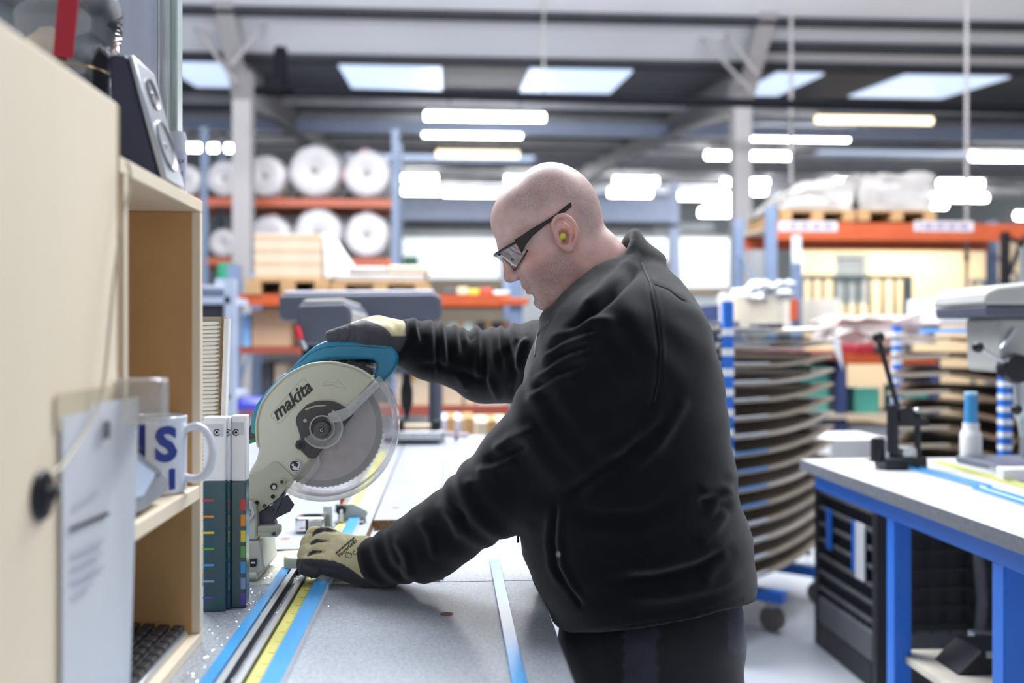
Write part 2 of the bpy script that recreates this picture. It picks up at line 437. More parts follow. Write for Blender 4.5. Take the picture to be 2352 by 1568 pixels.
# steel columns with haunched rafters
def column(px, label):
    X = W(px, 400, 11.6).x
    t = thing('steel_column', (X, 11.6, 0), label, 'column', 'steel columns carrying the roof')
    I = [(-.105, -.1), (.105, -.1), (.105, -.085), (.012, -.085), (.012, .085), (.105, .085), (.105, .1), (-.105, .1), (-.105, .085), (-.012, .085), (-.012, -.085), (-.105, -.085)]
    MB().prism([(X + a, 11.6 + b, 0.03) for a, b in I], (0, 0, 4.35)).build('shaft', M_steel, t, smooth=0)
    MB().box((X - .2, 11.4, 0), (X + .2, 11.8, .03)).build('base_plate', M_steel, t, smooth=0)
    def beam(pts, nm):
        mb = MB(); mb.prism([(X - .012, y, z) for y, z in pts], (.024, 0, 0))
        (a, b) = pts[0], pts[1]
        for (y0, z0), (y1, z1) in zip(pts[:-2], pts[1:-1]):
            mb.hexa([(X - .1, y0, z0 - .02), (X + .1, y0, z0 - .02), (X + .1, y1, z1 - .02), (X - .1, y1, z1 - .02), (X - .1, y0, z0), (X + .1, y0, z0), (X + .1, y1, z1), (X - .1, y1, z1)])
        mb.build(nm, M_steel, t, smooth=0)
    beam([(11.55, 4.02), (10.3, 5.05), (7.0, 6.2 - .3), (5.0, 6.1), (5.0, 6.5), (11.55, 4.54)][:5] + [(11.55, 4.54)], 'rafter')
    beam([(11.65, 4.02), (14.2, 4.36), (24.0, 5.2), (43.9, 6.9), (43.9, 7.35), (11.65, 4.52)], 'rafter')
    MB().tube([(X, 11.0, 4.3), (X + (0.55 if px < 1000 else -0.55), 10.9, 4.95)], .025, 6).build('brace', M_steel, t)
    MB().tube([(X, 11.2, 4.15), (X + (-0.6 if px < 1000 else -0.95), 10.9, 5.0)], .022, 6).build('brace', M_steel, t)
    return t
column(559, 'grey steel column standing in front of the bubble wrap rack')
column(1701, 'grey steel column rising behind the bald man')
# black services pipe hung across the hall, with a black bracket unit on it
PIPE_A = W(585, 208, 10.4); PIPE_B = W(2420, 254, 10.1)
tag(MB().tube([PIPE_A, PIPE_B, PIPE_B + Vector((4, -.06, 0))], .048, 10).build('overhead_pipe', mat('black_pipe', '#131318', .85, spec=.1)), 'long black pipe hung across the hall under the roof', 'pipe')
u = thing('pipe_actuator', W(628, 214, 10.3), 'black upright valve unit at the left end of the overhead pipe', 'valve')
M_blk = mat('black_plastic', '#15151b', .45)
M_valve = mat('valve_black', '#0e0e13', .85, spec=.1)
bx(628, 104, 657, 196, 10.25, .12).build('cylinder_body', M_valve, u, bevel=.03)
bx(604, 172, 650, 214, 10.22, .16).build('valve_block', M_valve, u, bevel=.02)
bx(596, 196, 668, 206, 10.2, .2).build('flange', M_valve, u, bevel=.01)
for (x0, y0, y1, Yp, lb) in ((1817, 205, 425, 10.6, 'thin vertical conduit hanging beside the wrapped pallet load'), (2220, 345, 690, 8.6, 'thin grey conduit dropping in front of the beige partition'), (1249, 55, 235, 10.35, 'thin hanger rod above the overhead pipe')):
    w_ = 2 if x0 < 1300 else 4.5
    a = W(x0, y1, Yp); b = W(x0, y0, Yp); r = w_ * Yp / F
    c = thing('conduit', a, lb, 'pipe')
    MB().tube([a, Vector((a.x, a.y, zroof(Yp) - .005))], r, 8).build('pipe_run', M_steel, c)
    MB().lathe((a.x, a.y, a.z + .35), [(r * 1.5, 0), (r * 1.5, .07)], 10).build('coupling', M_steel, c)
# ------------------------------------------------------------------ fluorescent battens
M_tube = mat('lit_tube', '#ffffff', .4, var=0, emit=16.0)
M_tubew = mat('lit_tube_warm', '#ffe9c4', .4, var=0, emit=2.2)
M_batten = mat('batten_housing', '#b9b9b9', .5)
LG = 'fluorescent roof lights'
lamps = [(977, 1250, 266, 0, 'white strip light nearest above the bald head, first of its column'), (973, 1197, 306, 0, 'white strip light just below the nearest one above the head'),
 (1003, 1192, 353, 1, 'warm cream strip light left above the bald head'), (908, 1003, 409, 0, 'short bright light beside the rack upright, upper of a pair'),
 (912, 1007, 437, 0, 'short bright light beside the rack upright, lower of a pair'), (1018, 1190, 443, 0, 'long strip light touching the forehead of the man'),
 (1162, 1260, 412, 0, 'strip light half hidden by the crown of the head'), (1412, 1508, 415, 0, 'bright light right of the head, upper of a pair'),
 (1400, 1495, 442, 0, 'bright light right of the head, lower of a pair'), (1875, 2140, 274, 1, 'long warm yellow strip light right of the column'),
 (1723, 1948, 314, 0, 'long white strip light crossed by the hanging conduit'), (1623, 1815, 356, 0, 'white strip light running behind the right column, upper'),
 (1545, 1690, 449, 0, 'long strip light left of the right column beside the blue gantry'), (1622, 1686, 466, 0, 'short light tucked at the left of the right column'),
 (1608, 1686, 488, 0, 'lowest short light left of the right column'), (1662, 1762, 418, 0, 'small light showing on both sides of the right column'),
 (2158, 2255, 421, 0, 'bright light above the right end of the orange beam, upper'), (2135, 2265, 453, 0, 'strip light above the right end of the orange beam, lower'),
 (2135, 2172, 470, 0, 'tiny light at the right edge of the wrapped load'), (2232, 2400, 360, 0, 'white strip light cut by the right border of the picture'),
 (1922, 1962, 418, 0, 'tiny light showing between the two wrapped loads'), (412, 545, 338, 0, 'white strip light above the leftmost bubble wrap rolls'),
 (2335, 2420, 495, 0, 'small light at the right border above the orange beam'), (1722, 1758, 438, 0, 'tiny dim light right of the right column')]
for (x0, x1, py, warm, lb) in lamps:
    s = (HY - py) / F
    Yp = (4.52 - 0.088 * 11.6 - 0.34 - 1.36) / (s - 0.088); Yp = min(Yp, 32.0)
    a = W(x0, py, Yp); b = W(x1, py, Yp); h = max(0.055, 8.5 * Yp / F)
    t = thing('batten_light', ((a.x + b.x) / 2, Yp, a.z - h), lb, 'light', LG)
    MB().tube([(a.x, Yp, a.z), (b.x, Yp, a.z)], h, 8).build('lamp_tube', M_tubew if warm else M_tube, t)
    MB().box((a.x + .05, Yp - .06, a.z + h * .75), (b.x - .05, Yp + .1, a.z + h * .75 + .09)).build('housing', M_batten, t, smooth=0)
    for q in (.2, .8):
        x = a.x + (b.x - a.x) * q
        MB().box((x - .008, Yp - .008, a.z + h), (x + .008, Yp + .008, zroof(Yp))).build('hanger', M_darksteel, t, smooth=0)
# ================================================================== background stores
M_or = mat('rack_orange', '#b04e27', .45, var=.08)
M_rust = mat('rack_dark_red', '#8a4030', .5, var=.1)
M_up = mat('rack_blue_grey', '#6b7b96', .45, var=.08)
M_wrap = mat('bubble_wrap', '#bfbabc', .35, var=.05, scale=14, bump=.5, bscale=60)
M_wrapw = mat('stretch_film', '#a5a19e', .25, var=.08, scale=6, bump=.5, bscale=18)
M_card = mat('cardboard', '#b4967a', .7, var=.07, scale=5)
M_card2 = mat('cardboard_pale', '#c4b29b', .7, var=.06, scale=5)
M_pal = mat('pallet_wood', '#a5835a', .75, var=.18, scale=6, stretch=(1, 4, 4))
M_teal = mat('teal_plastic', '#4f9f90', .4)
M_green = mat('green_plastic', '#16785a', .4)
M_dk = mat('dark_goods', '#3a3a42', .5, var=.2)
M_pink = mat('pink_film', '#f0a8ac', .35, var=.15, scale=8)
M_core = mat('roll_core', '#8b847d', .7)
M_paper = mat('white_paper', '#d3d5da', .5, var=.03)
M_blue = mat('bright_blue_paint', '#1f6fd6', .35, var=.06)
def rack(label, pxs, ytop, ybot, Yf, dep, beams, mu=M_up, mb_=M_or, name='pallet_rack'):
    x0 = W(pxs[0], 700, Yf).x
    t = thing(name, (W((pxs[0] + pxs[-1]) / 2, 700, Yf).x, Yf + dep / 2, 0), label, 'rack')
    zt = W(1176, ytop, Yf).z
    for p in pxs:
        x = W(p, 700, Yf).x
        for yy in (Yf, Yf + dep - .06):
            MB().box((x - .045, yy, 0), (x + .045, yy + .06, zt)).build('upright', mu, t, smooth=0)
        for q in range(int(zt / .7)):
            MB().tube([(x, Yf + .03, .2 + q * .7), (x, Yf + dep - .03, .75 + q * .7)], .014, 5).build('lattice', mu, t)
    for (ya, yb, m2) in beams:
        a = W(1176, yb, Yf).z; b = W(1176, ya, Yf).z
        for i in range(len(pxs) - 1):
            xa = W(pxs[i], 700, Yf).x + .045; xb = W(pxs[i + 1], 700, Yf).x - .045
            for yy in (Yf - .01, Yf + dep - .05): MB().box((xa, yy, a), (xb, yy + .05, b)).build('beam', m2 or mb_, t, smooth=0)
            MB().box((xa, Yf + .05, b - .025), (xb, Yf + dep - .06, b - .002)).build('deck', M_card2, t, smooth=0)
    return t
def zpx(py, Y): return W(1176, py, Y).z
# -- bubble wrap rack behind the left column
YR = 12.6
rack('blue and orange racking stacked with white bubble wrap rolls', [300, 469, 908], 300, 900, YR, 1.0, [(460, 478, None), (596, 610, None), (740, 756, None)])
def roll(px, py, rx, lb, Yf=YR - .05, ln=.9, tape=None, zb=None):
    c = W(px, py, Yf); r = rx * Yf / F
    if zb is not None: c.z = zb + r
    t = thing('bubble_wrap_roll', (c.x, Yf + ln / 2, c.z - r), lb, 'roll', 'bubble wrap rolls on the rack')
    mb = MB(); n = 28
    for (rr, yy) in (): pass
    prof = [(r * .2, .0), (r * .55, -.03), (r * .86, -.01), (r * .98, .06), (r, .2), (r * .985, ln * .5), (r, ln - .1), (r * .9, ln), (r * .2, ln)]
    mb.lathe((c.x, Yf, c.z), prof, n, (0, 1, 0))
    mb.v = [(x + (0.02 * r * math.sin(5 * math.atan2(z - c.z, x - c.x))), y, z) for (x, y, z) in mb.v]
    mb.build('wrap', M_wrap, t)
    MB().lathe((c.x, Yf - .02, c.z), [(r * .13, 0), (r * .13, .05)], 14, (0, 1, 0)).build('cardboard_core', M_core, t)
    if tape:
        a = math.radians(tape)
        MB().ring((c.x, 0, c.z), r * .99, r * 1.015, tape - 9, tape + 9, Yf + .05, Yf + ln * .7, 4).build('pink_tape', M_pink, t)
    return t
ZB1 = zpx(460, YR); ZB2 = zpx(596, YR)
roll(722, 405, 62, 'bubble wrap roll on the top beam, second from the blue upright', tape=-5, zb=ZB1)
roll(842, 405, 57, 'bubble wrap roll with pink tape on top, nearest the blue upright', tape=95, zb=ZB1)
roll(609, 400, 50, 'bubble wrap roll just right of the grey column, top beam', tape=-60, zb=ZB1)
roll(515, 398, 43, 'bubble wrap roll just left of the grey column, top beam', tape=20, zb=ZB1)
roll(424, 402, 38, 'leftmost bubble wrap roll on the top beam beside the shelf', zb=ZB1)
roll(620, 525, 50, 'smaller bubble wrap roll on the lower beam by the column', tape=80, zb=ZB2)
roll(730, 530, 58, 'bubble wrap roll on the lower beam behind the stacked boards', zb=ZB2)
roll(842, 538, 54, 'bubble wrap roll on the lower beam under the pink taped roll', tape=90, zb=ZB2)
roll(512, 560, 34, 'bubble wrap roll low at the left of the grey column', zb=ZB2)
tag(bx(498, 603, 535, 660, 11.0, .3).build('green_crate', M_green, bevel=.02), 'green plastic box seen left of the grey column', 'box')
# -- rack B: pallets, boxes
YB = 7.0
RB = rack('steel rack with orange and rust beams behind the drill presses', [536, 1186], 480 if False else 610, 900, YB, .9, [(676, 702, None), (796, 812, M_rust), (930, 953, M_rust)])
def pallet(x0, x1, ytop, Yf, dep, lb, hpx=26):
    a = W(x0, ytop + hpx, Yf); b = W(x1, ytop, Yf)
    t = thing('wooden_pallet', ((a.x + b.x) / 2, Yf + dep / 2, a.z), lb, 'pallet'); H = b.z - a.z
    for i in range(5):
        y = Yf + (dep - .1) * i / 4
        MB().box((a.x, y, b.z - H * .2), (b.x, y + .1, b.z)).build('deck_board', M_pal, t, smooth=0)
    for i in range(3):
        x = a.x + (b.x - a.x - .1) * i / 2
        MB().box((x, Yf, a.z + H * .2), (x + .1, Yf + dep, b.z - H * .2)).build('block', M_pal, t, smooth=0)
        MB().box((x, Yf, a.z), (x + .1, Yf + dep, a.z + H * .2)).build('bottom_board', M_pal, t, smooth=0)
    return t
YP = 7.0
pallet(566, 756, 640, YP - .02, .85, 'wooden pallet under the stack of pale boards', 35)
pallet(760, 986, 648, YP, .85, 'wooden pallet under the flat wrapped slabs', 27)
t = thing('board_stack', W(660, 640, YP), 'tall stack of beige boards on the left pallet', 'boards')
for i in range(14):
    y1 = 640 - i * 7.4
    bx(584 + (i % 3), y1 - 7.1, 738 - (i % 2) * 2, y1, YP + .02, .7).build('board', M_card2 if i % 4 else M_card, t, smooth=0)
tag(MB().prism([W(742, 640, YP + .1), W(742, 537, YP + .1), W(756, 537, YP + .1), W(826, 640, YP + .1)], (0, .5, 0)).build('leaning_sheet_pack', M_paper, bevel=.01), 'white sheet pack leaning against the board stack', 'sheets')
for i, (x0, y0, x1, y1) in enumerate(((765, 628, 975, 648), (800, 612, 890, 628), (890, 610, 982, 628))):
    tag(bx(x0, y0, x1, y1, YP + .05, .6).build('wrapped_slab', M_wrapw if i != 2 else M_card2, bevel=.015), ['flat wrapped slab lying directly on the right pallet', 'white wrapped bundle on the slab, left', 'beige carton on the slab beside the white bundle'][i], 'package')
cartons = [(577, 712, 668, 796, 'cardboard', 'large plain cardboard box below the orange beam'), (556, 720, 574, 796, 'blue', 'tall pale blue carton beside the large cardboard box'),
 (600, 832, 625, 930, 'dk', 'dark upright file box on the lower rack shelf'), (630, 835, 662, 930, 'card2', 'beige carton on the lower rack shelf, left'), (664, 838, 700, 930, 'card', 'brown carton on the lower rack shelf behind the saw'),
 (910, 858, 988, 930, 'card2', 'cream carton on the lower shelf right of the saw guard'), (992, 868, 1014, 930, 'dk', 'dark narrow carton on the lower shelf between cream ones'), (1016, 862, 1062, 930, 'card2', 'second cream carton on the lower shelf'),
 (1066, 880, 1092, 930, 'card2', 'small cream carton on the lower shelf under the sleeve'), (1096, 892, 1180, 930, 'paper', 'low white cartons on the lower shelf beside the jacket'),
 (1014, 664, 1048, 676, 'dk', 'grey packet on the rack top left of the chin'), (1050, 660, 1076, 676, 'card2', 'small cream carton on the rack top'), (1078, 664, 1100, 676, 'yellow', 'small yellow packet on the rack top'), (1102, 662, 1132, 676, 'red', 'small red packet on the rack top'),
 (1134, 668, 1172, 676, 'paper', 'white packet on the rack top beside the chin'), (1096, 738, 1148, 796, 'dk', 'grey machine part on the middle rack shelf'), (1030, 740, 1086, 796, 'teal', 'pale teal carton on the middle rack shelf'), (1154, 735, 1180, 796, 'card', 'brown carton at the end of the middle shelf')]
MC = {'cardboard': M_card, 'card': M_card, 'card2': M_card2, 'dk': M_dk, 'paper': M_paper, 'teal': mat('pale_teal', '#b9d6cc', .6), 'blue': mat('pale_blue_card', '#7fb2e6', .5), 'yellow': mat('yellow_card', '#c9b53a', .5), 'red': mat('red_card', '#b0402f', .5)}
M_tape = mat('brown_tape', '#b08a5c', .3)
for (x0, y0, x1, y1, m, lb) in cartons:
    if x1 - x0 > 45 and y1 - y0 > 40:
        a = W(x0, y1, YB + .1); b = W(x1, y0, YB + .1); t = thing('carton', ((a.x + b.x) / 2, YB + .3, a.z), lb, 'box', 'cartons on the rack shelves')
        bx(x0, y0, x1, y1, YB + .1, .4).build('carton_body', MC[m], t, bevel=.008)
        bx((x0 + x1) / 2 - 6, y0 - .5, (x0 + x1) / 2 + 6, y0 + 18, YB + .096, .402).build('packing_tape', M_tape, t, smooth=0)
    else:
        tag(bx(x0, y0, x1, y1, YB + .1, .35).build('carton', MC[m], bevel=.008), lb, 'box', 'cartons on the rack shelves')
tag(bx(1150, 684, 1214, 700, YB - .03, .02).build('rack_connector', M_or, bevel=.004), 'orange beam end plate on the rack upright under the chin', 'bracket')
# boxes standing beyond the far end of the bench
for (x0, y0, x1, y1, Yp, m, lb) in ((1092, 966, 1170, 1140, 5.4, M_card2, 'pale cardboard box standing beyond the bench end by the sleeve'), (1062, 960, 1090, 1110, 5.8, M_card, 'brown carton beyond the bench beside the vise'), (1010, 960, 1060, 1110, 6.0, mat('lilac_card', '#b9bac8', .6), 'pale lilac carton beyond the bench end')):
    a = W(x0, y1, Yp); b = W(x1, y0, Yp); t = thing('standing_carton', ((a.x + b.x) / 2, Yp + .2, 0), lb, 'box')
    MB().box((a.x, Yp, 0), (b.x, Yp + .4, b.z)).build('carton_body', m, t, bevel=.01)
    MB().box(((a.x + b.x) / 2 - .025, Yp - .003, b.z - .12), ((a.x + b.x) / 2 + .025, Yp + .403, b.z + .002)).build('packing_tape', M_tape, t, smooth=0)
# left dark shelving seen between shelf box and rack
t = thing('steel_shelving', W(500, 900, 5.6), 'blue grey steel shelf frame left of the orange beam', 'shelving')
WLOC[t.name].z = 0; t.location.z = 0
for (x, Yq) in ((528, 5.6), (505, 6.1)):
    a = W(x, 640, Yq); MB().box((a.x - .03, Yq, 0), (a.x + .03, Yq + .04, a.z)).build('upright', mat('shelf_steel', '#aab4c8', .4), t, smooth=0)
for (y0, y1) in ((681, 697), (905, 918)):
    a = W(400, y1, 5.6); b = W(528, y0, 5.6); MB().box((a.x, 5.6, a.z), (b.x, 6.1, b.z)).build('shelf', mat('shelf_steel', '#aab4c8', .4), t, smooth=0)
tag(bx(415, 699, 516, 760, 5.7, .3).build('black_crate', M_dk, bevel=.02), 'black crate under the pale steel shelf behind the ribbed board', 'crate')
tag(bx(415, 655, 518, 680, 5.7, .3).build('grey_crate', mat('slate', '#55596b', .5), bevel=.02), 'slate grey crate on the pale steel shelf', 'crate')
tag(bx(532, 918, 610, 945, 5.9, .3).build('blue_tub', mat('violet_blue', '#4a4fc0', .4), bevel=.03), 'violet blue tub behind the saw motor', 'tub')
# ------------------------------------------------------------------ blue gantry in the far hall
t = thing('blue_gantry', (W(1300, 800, 21).x, 21, 0), 'pale blue steel gantry frame in the far hall behind the head', 'gantry')
for x in (1547, 912):
    a = W(x, 420, 21); MB().box((a.x - .1, 20.9, 0), (a.x + .1, 21.1, a.z)).build('post', M_blue_st, t, smooth=0)
a = W(905, 506, 21); b = W(1556, 456, 21); MB().box((a.x, 20.92, a.z), (b.x, 21.08, b.z)).build('crossbeam', M_blue_st, t, smooth=0)
a = W(1176, 512, 21); MB().box((W(905, 512, 21).x, 20.85, a.z - .06), (W(1556, 512, 21).x, 21.15, a.z)).build('lower_flange', M_darksteel, t, smooth=0)
a = W(380, 298, 15.6); MB().box((a.x, 15.5, a.z), (W(2400, 298, 15.6).x, 15.62, zpx(283, 15.6))).build('blue_tie_beam', M_blue_st, None, smooth=0)
tag(bpy.data.objects['blue_tie_beam'], 'long pale blue beam running across under the roof', 'beam')
tag(bx(925, 588, 960, 925.5, 20, .5).build('green_bin', M_green, bevel=.03), 'small green container right of the blue rack upright', 'container')
bxm = bx(900, 640, 1160, 898, 24, .6).build('far_goods_shelf', M_card2, bevel=.03); tag(bxm, 'far low pile of pale goods below the bright panels', 'goods')
tag(bx(1545, 660, 1700, 674, 12.4, .5).build('far_table', mat('brown_top', '#8c7c6c', .6), bevel=.01), 'brown table top beyond the shoulder of the man', 'table')
tag(bx(1505, 514, 1640, 530, 30, .3).build('far_duct', M_white, bevel=.05), 'pale horizontal duct far behind the blue gantry post', 'duct')
tag(bx(1512, 600, 1537, 889, 26, .3).build('yellow_screen', mat('yellow_panel', '#e3c57a', .6), bevel=.02), 'yellow panel far behind the blue gantry post', 'panel')
tag(bx(640, 850, 1000, 872, 14, .3).build('far_goods', M_dk, bevel=.02), 'dark far goods low behind the rack', 'goods')
# ------------------------------------------------------------------ right rack with wrapped pallets
YC = 8.2
RC = rack('blue upright pallet rack with a long orange top beam', [1773, 2420], 468, 900, YC, 1.0, [(506, 546, None)])
M_lab = mat('beam_label', '#c9c1c5', .5, var=.05)
for i, (x0, x1) in enumerate(((1788, 1922), (2098, 2234))):
    a = W(x0, 531, YC); b = W(x1, 509, YC)
    o = MB().box((a.x, YC - .014, a.z), (b.x, YC - .011, b.z)).build('beam_label', M_lab, RC, smooth=0)
    for j in range(9):
        q = a.x + (b.x - a.x) * (.06 + .1 * j)
        MB().box((q, YC - .0155, a.z + .02), (q + .03 * (1 + j % 2 * .6), YC - .0141, b.z - .02)).build('label_print', mat('label_ink', '#8a7f9a', .6), o, smooth=0)
pallet(1792, 1964, 482, YC + .05, .9, 'wooden pallet under the lower wrapped load, left', 24)
pallet(1972, 2150, 482, YC + .05, .9, 'wooden pallet under the taller wrapped load, right', 24)
def lumpy(x0, y0, x1, y1, Yf, dep, lb, name, m, slant=0, seed=1, amp=.02):
    rnd = random.Random(seed); a = W(x0, y1, Yf); b = W(x1, y0, Yf); bm = bmesh.new(); n = 6
    bmesh.ops.create_cube(bm, size=1); bmesh.ops.subdivide_edges(bm, edges=bm.edges[:], cuts=n, use_grid_fill=True)
    mb = MB(); idx = {}
    for v in bm.verts:
        u, w, z = v.co.x + .5, v.co.y + .5, v.co.z + .5
        x = a.x + (b.x - a.x) * u; y = Yf + dep * w; zz = a.z + (b.z - a.z) * z
        if slant: zz = a.z + (zz - a.z) * (1 - slant * max(0, (.35 - u)) / .35)
        k = 1 if z > .01 else 0
        x += rnd.uniform(-amp, amp); y += rnd.uniform(-amp, amp); zz += rnd.uniform(-amp, amp) * k
        if z > .9 and (u < .1 or u > .9): zz -= .05 * (b.z - a.z)
        idx[v] = len(mb.v); mb.v.append((x, y, zz))
    for f in bm.faces: mb.f.append(tuple(idx[v] for v in f.verts))
    bm.free(); o = mb.build(name, m, smooth=50); return tag(o, lb, 'package')
lumpy(1788, 416, 1958, 482, YC + .08, .8, 'film wrapped pallet load with a sloping left end', 'wrapped_load', M_wrapw, .75, 3)
lumpy(1976, 398, 2142, 482, YC + .08, .8, 'tall film wrapped pallet load on the orange beam', 'wrapped_load', M_wrapw, 0, 4)
# beige partition with a window behind it
YW = 13.0
a = W(1834, 770, YW); b = W(2500, 536, YW)
pw = MB(); x0 = a.x; xw0 = W(1915, 0, YW).x; xw1 = W(1995, 0, YW).x; zw0 = zpx(700, YW); zw1 = zpx(578, YW)
pw.box((x0, YW, 0), (xw0, YW + .12, b.z)).box((xw1, YW, 0), (b.x, YW + .12, b.z)).box((xw0, YW, 0), (xw1, YW + .12, zw0)).box((xw0, YW, zw1), (xw1, YW + .12, b.z))
struct(pw.build('wall_beige', M_beige, smooth=0))
w_ = thing('window_4', ((xw0 + xw1) / 2, YW + .05, zw0), '', 'x'); del w_['label'], w_['category']; struct(w_)
MB().box((xw0, YW + .07, zw0), (xw1, YW + .08, zw1)).build('pane', mat('grey_glass', '#7d8691', .15, spec=.8), w_, smooth=0)
fr = MB()
for (p, q, r, s_) in ((xw0, xw0 + .05, zw0, zw1), (xw1 - .05, xw1, zw0, zw1), (xw0 + .05, xw1 - .05, zw0, zw0 + .05), (xw0 + .05, xw1 - .05, zw1 - .05, zw1), (xw0 + .05, xw1 - .05, (zw0 + zw1) / 2, (zw0 + zw1) / 2 + .04)): fr.box((p, YW + .03, r), (q, YW + .1, s_))
fr.build('window_frame', mat('frame_grey', '#9aa0a5', .5), w_, smooth=0)
struct(bx(1826, 538, 1844, 770, 12.9, .1).build('trim_1', M_white, smooth=0))
# warm lamp behind the beam on the partition
d = bpy.data.lights.new('wall_lamp', 'AREA'); d.shape = 'RECTANGLE'; d.size = 2.0; d.size_y = .1; d.energy = 60; d.color = (1, .83, .55)
o = bpy.data.objects.new('wall_lamp', d); COL.objects.link(o); o.location = W(2080, 520, YW - .5); o.rotation_euler = (math.radians(-20), 0, 0)
# green railing
YG = 10.0
t = thing('guard_railing', W(1968, 760, YG), 'grey green guard railing in front of the beige wall', 'railing')
M_rail = mat('railing_green', '#6d7a78', .5)
a = W(1838, 642, YG); b = W(2096, 632, YG); MB().box((a.x, YG, a.z), (b.x, YG + .05, b.z)).build('top_rail', M_rail, t, smooth=0)
a = W(1838, 765, YG); b = W(2096, 757, YG); MB().box((a.x, YG, a.z), (b.x, YG + .05, b.z)).build('bottom_rail', M_rail, t, smooth=0)
for x in (1845, 1868, 1892, 1918, 1946, 1972, 2000, 2030, 2058): 
    a = W(x - 3, 757, YG); b = W(x + 3, 641, YG); MB().box((a.x, YG + .01, a.z), (b.x, YG + .04, b.z)).build('baluster', M_rail, t, smooth=0)
a = W(2078, 764, YG); b = W(2095, 642, YG); MB().box((a.x, YG - .01, 0), (b.x, YG + .06, b.z)).build('end_post', M_rail, t, smooth=0)
MB().box((W(1838, 0, YG).x, YG, 0), (W(1846, 0, YG).x, YG + .05, zpx(757, YG))).build('end_post', M_rail, t, smooth=0)
t2 = dup(t, t.location + Vector((2.15, .6, 0)), 'second guard railing at the right border behind the drill press')
# slotted upright by the partition
t = thing('slotted_upright', W(1832, 770, 7.4), 'blue grey upright with white cap beside the stacked panels', 'post'); t.location.z = 0; WLOC[t.name].z = 0
a = W(1822, 745, 7.4); b = W(1842, 604, 7.4); MB().box((a.x, 7.4, 0), (b.x, 7.46, b.z)).build('post_body', M_up, t, smooth=0)
a = W(1824, 604, 7.4); b = W(1840, 540, 7.4); MB().box((a.x, 7.4, a.z), (b.x, 7.46, b.z)).build('white_extension', M_paper, t, smooth=0)
a = W(1816, 735, 7.38); b = W(1832, 686, 7.38); MB().box((a.x, 7.37, a.z), (b.x, 7.4, b.z)).build('orange_bracket', M_or, t, smooth=0)
t = thing('dark_rack_frame', W(2312, 770, 7.0), 'black rack frame at the right border above the drill press', 'rack'); t.location.z = 0; WLOC[t.name].z = 0
a = W(2305, 770, 7.0); b = W(2320, 532, 7.0); MB().box((a.x, 7, 0), (b.x, 7.05, b.z)).build('upright', M_blk, t, smooth=0)
MB().tube([W(2312, 640, 7.02), W(2352, 545, 7.6)], .02, 6).build('lattice', M_blk, t)
MB().tube([W(2312, 545, 7.02), W(2352, 560, 7.6)], .02, 6).build('lattice', M_blk, t)
# stores in the middle distance, right
YM = 6.4
t = thing('storage_shelf', (W(2010, 900, YM).x, YM + .3, 0), 'cluttered stores shelf with an orange beam behind the drying racks', 'shelving')
for x in (1650, 1935, 2150):
    a = W(x, 700 if x < 1800 else 815, YM); MB().box((a.x - .03, YM, 0), (a.x + .03, YM + .5, a.z)).build('upright', mat('navy_upright', '#35406b', .5), t, smooth=0)
for (y0, y1, x0, x1, m) in ((815, 836, 1938, 2150, M_or), (806, 826, 1650, 1935, M_rust), (950, 962, 1650, 2150, M_card2), (1060, 1072, 1650, 2150, M_card2)):
    a = W(x0, y1, YM); b = W(x1, y0, YM); MB().box((a.x, YM - .02, a.z), (b.x, YM + .5, b.z)).build('shelf_beam', m, t, smooth=0)
items = [(1838, 838, 1905, 950, M_teal, 'tall teal crate on the stores shelf behind the drying rack'), (1962, 890, 2022, 950, M_teal, 'teal box on the stores shelf left of the press lever'), (2080, 886, 2140, 950, M_teal, 'teal tub on the stores shelf right of the press lever'),
 (1905, 850, 1932, 950, M_dk, 'dark upright folder beside the tall teal crate'), (1965, 790, 2010, 815, mat('crimson', '#8c2433', .5), 'crimson box on top of the orange beam'), (2020, 792, 2062, 815, M_dk, 'black box on top of the orange beam'), (1948, 975, 2045, 1060, M_paper, 'stack of white paper on the lower stores shelf'), (1690, 860, 1800, 950, M_card, 'brown carton on the stores shelf behind the trays'), (2062, 980, 2130, 1060, M_paper, 'white box on the lower stores shelf'), (1690, 975, 1830, 1060, M_dk, 'dark box low on the stores shelf')]
for (x0, y0, x1, y1, m, lb) in items: tag(bx(x0, y0, x1, y1, YM + .06, .35).build('stores_box', m, bevel=.012), lb, 'box')
lumpy(1922, 728, 2150, 790, 6.9, .5, 'crumpled white and pinkish film bundle on the stores', 'film_bundle', mat('film_bundle', '#c2b9b7', .35, var=.1, scale=10, bump=.6, bscale=25), 0, 9, .03)
lumpy(1715, 650, 1822, 684, 6.3, .4, 'crumpled white plastic bag lying on the cream box', 'plastic_bag', mat('plastic_bag', '#c9cdd4', .3, bump=.6, bscale=30), .8, 11, .035)
tag(bx(1684, 674, 1798, 756, 6.3, .4).build('cream_box', mat('cream_card', '#cdc4b2', .6), bevel=.01), 'cream box standing behind the shoulder of the man', 'box')
t = thing('panel_stack', W(1890, 750, 7.6), 'stack of pale grey panels beside the blue grey upright', 'panels')
for i in range(8): bx(1844 - (i % 2), 742 - i * 8, 1930 + (i % 3), 749.4 - i * 8, 7.6, .5).build('panel', mat('pale_panel', '#cfc8bd', .6), t, smooth=0)
t.location = W(1887, 750, 7.6)
tag(bx(2160, 684, 2300, 745, 6.6, .5).build('white_box', M_paper, bevel=.01), 'large white box on top behind the drill press', 'box')
tag(bx(1658, 672, 1676, 1288, 6.0, .06).build('white_post', M_paper, bevel=.004), 'white upright post beside the cream box', 'post')
tag(MB().box((W(1905, 0, 5.5).x, 5.5, 0), (W(2040, 0, 5.5).x, 5.9, zpx(1012, 5.5))).build('white_cabinet', M_paper, bevel=.008), 'low white cabinet behind the right workbench', 'cabinet')
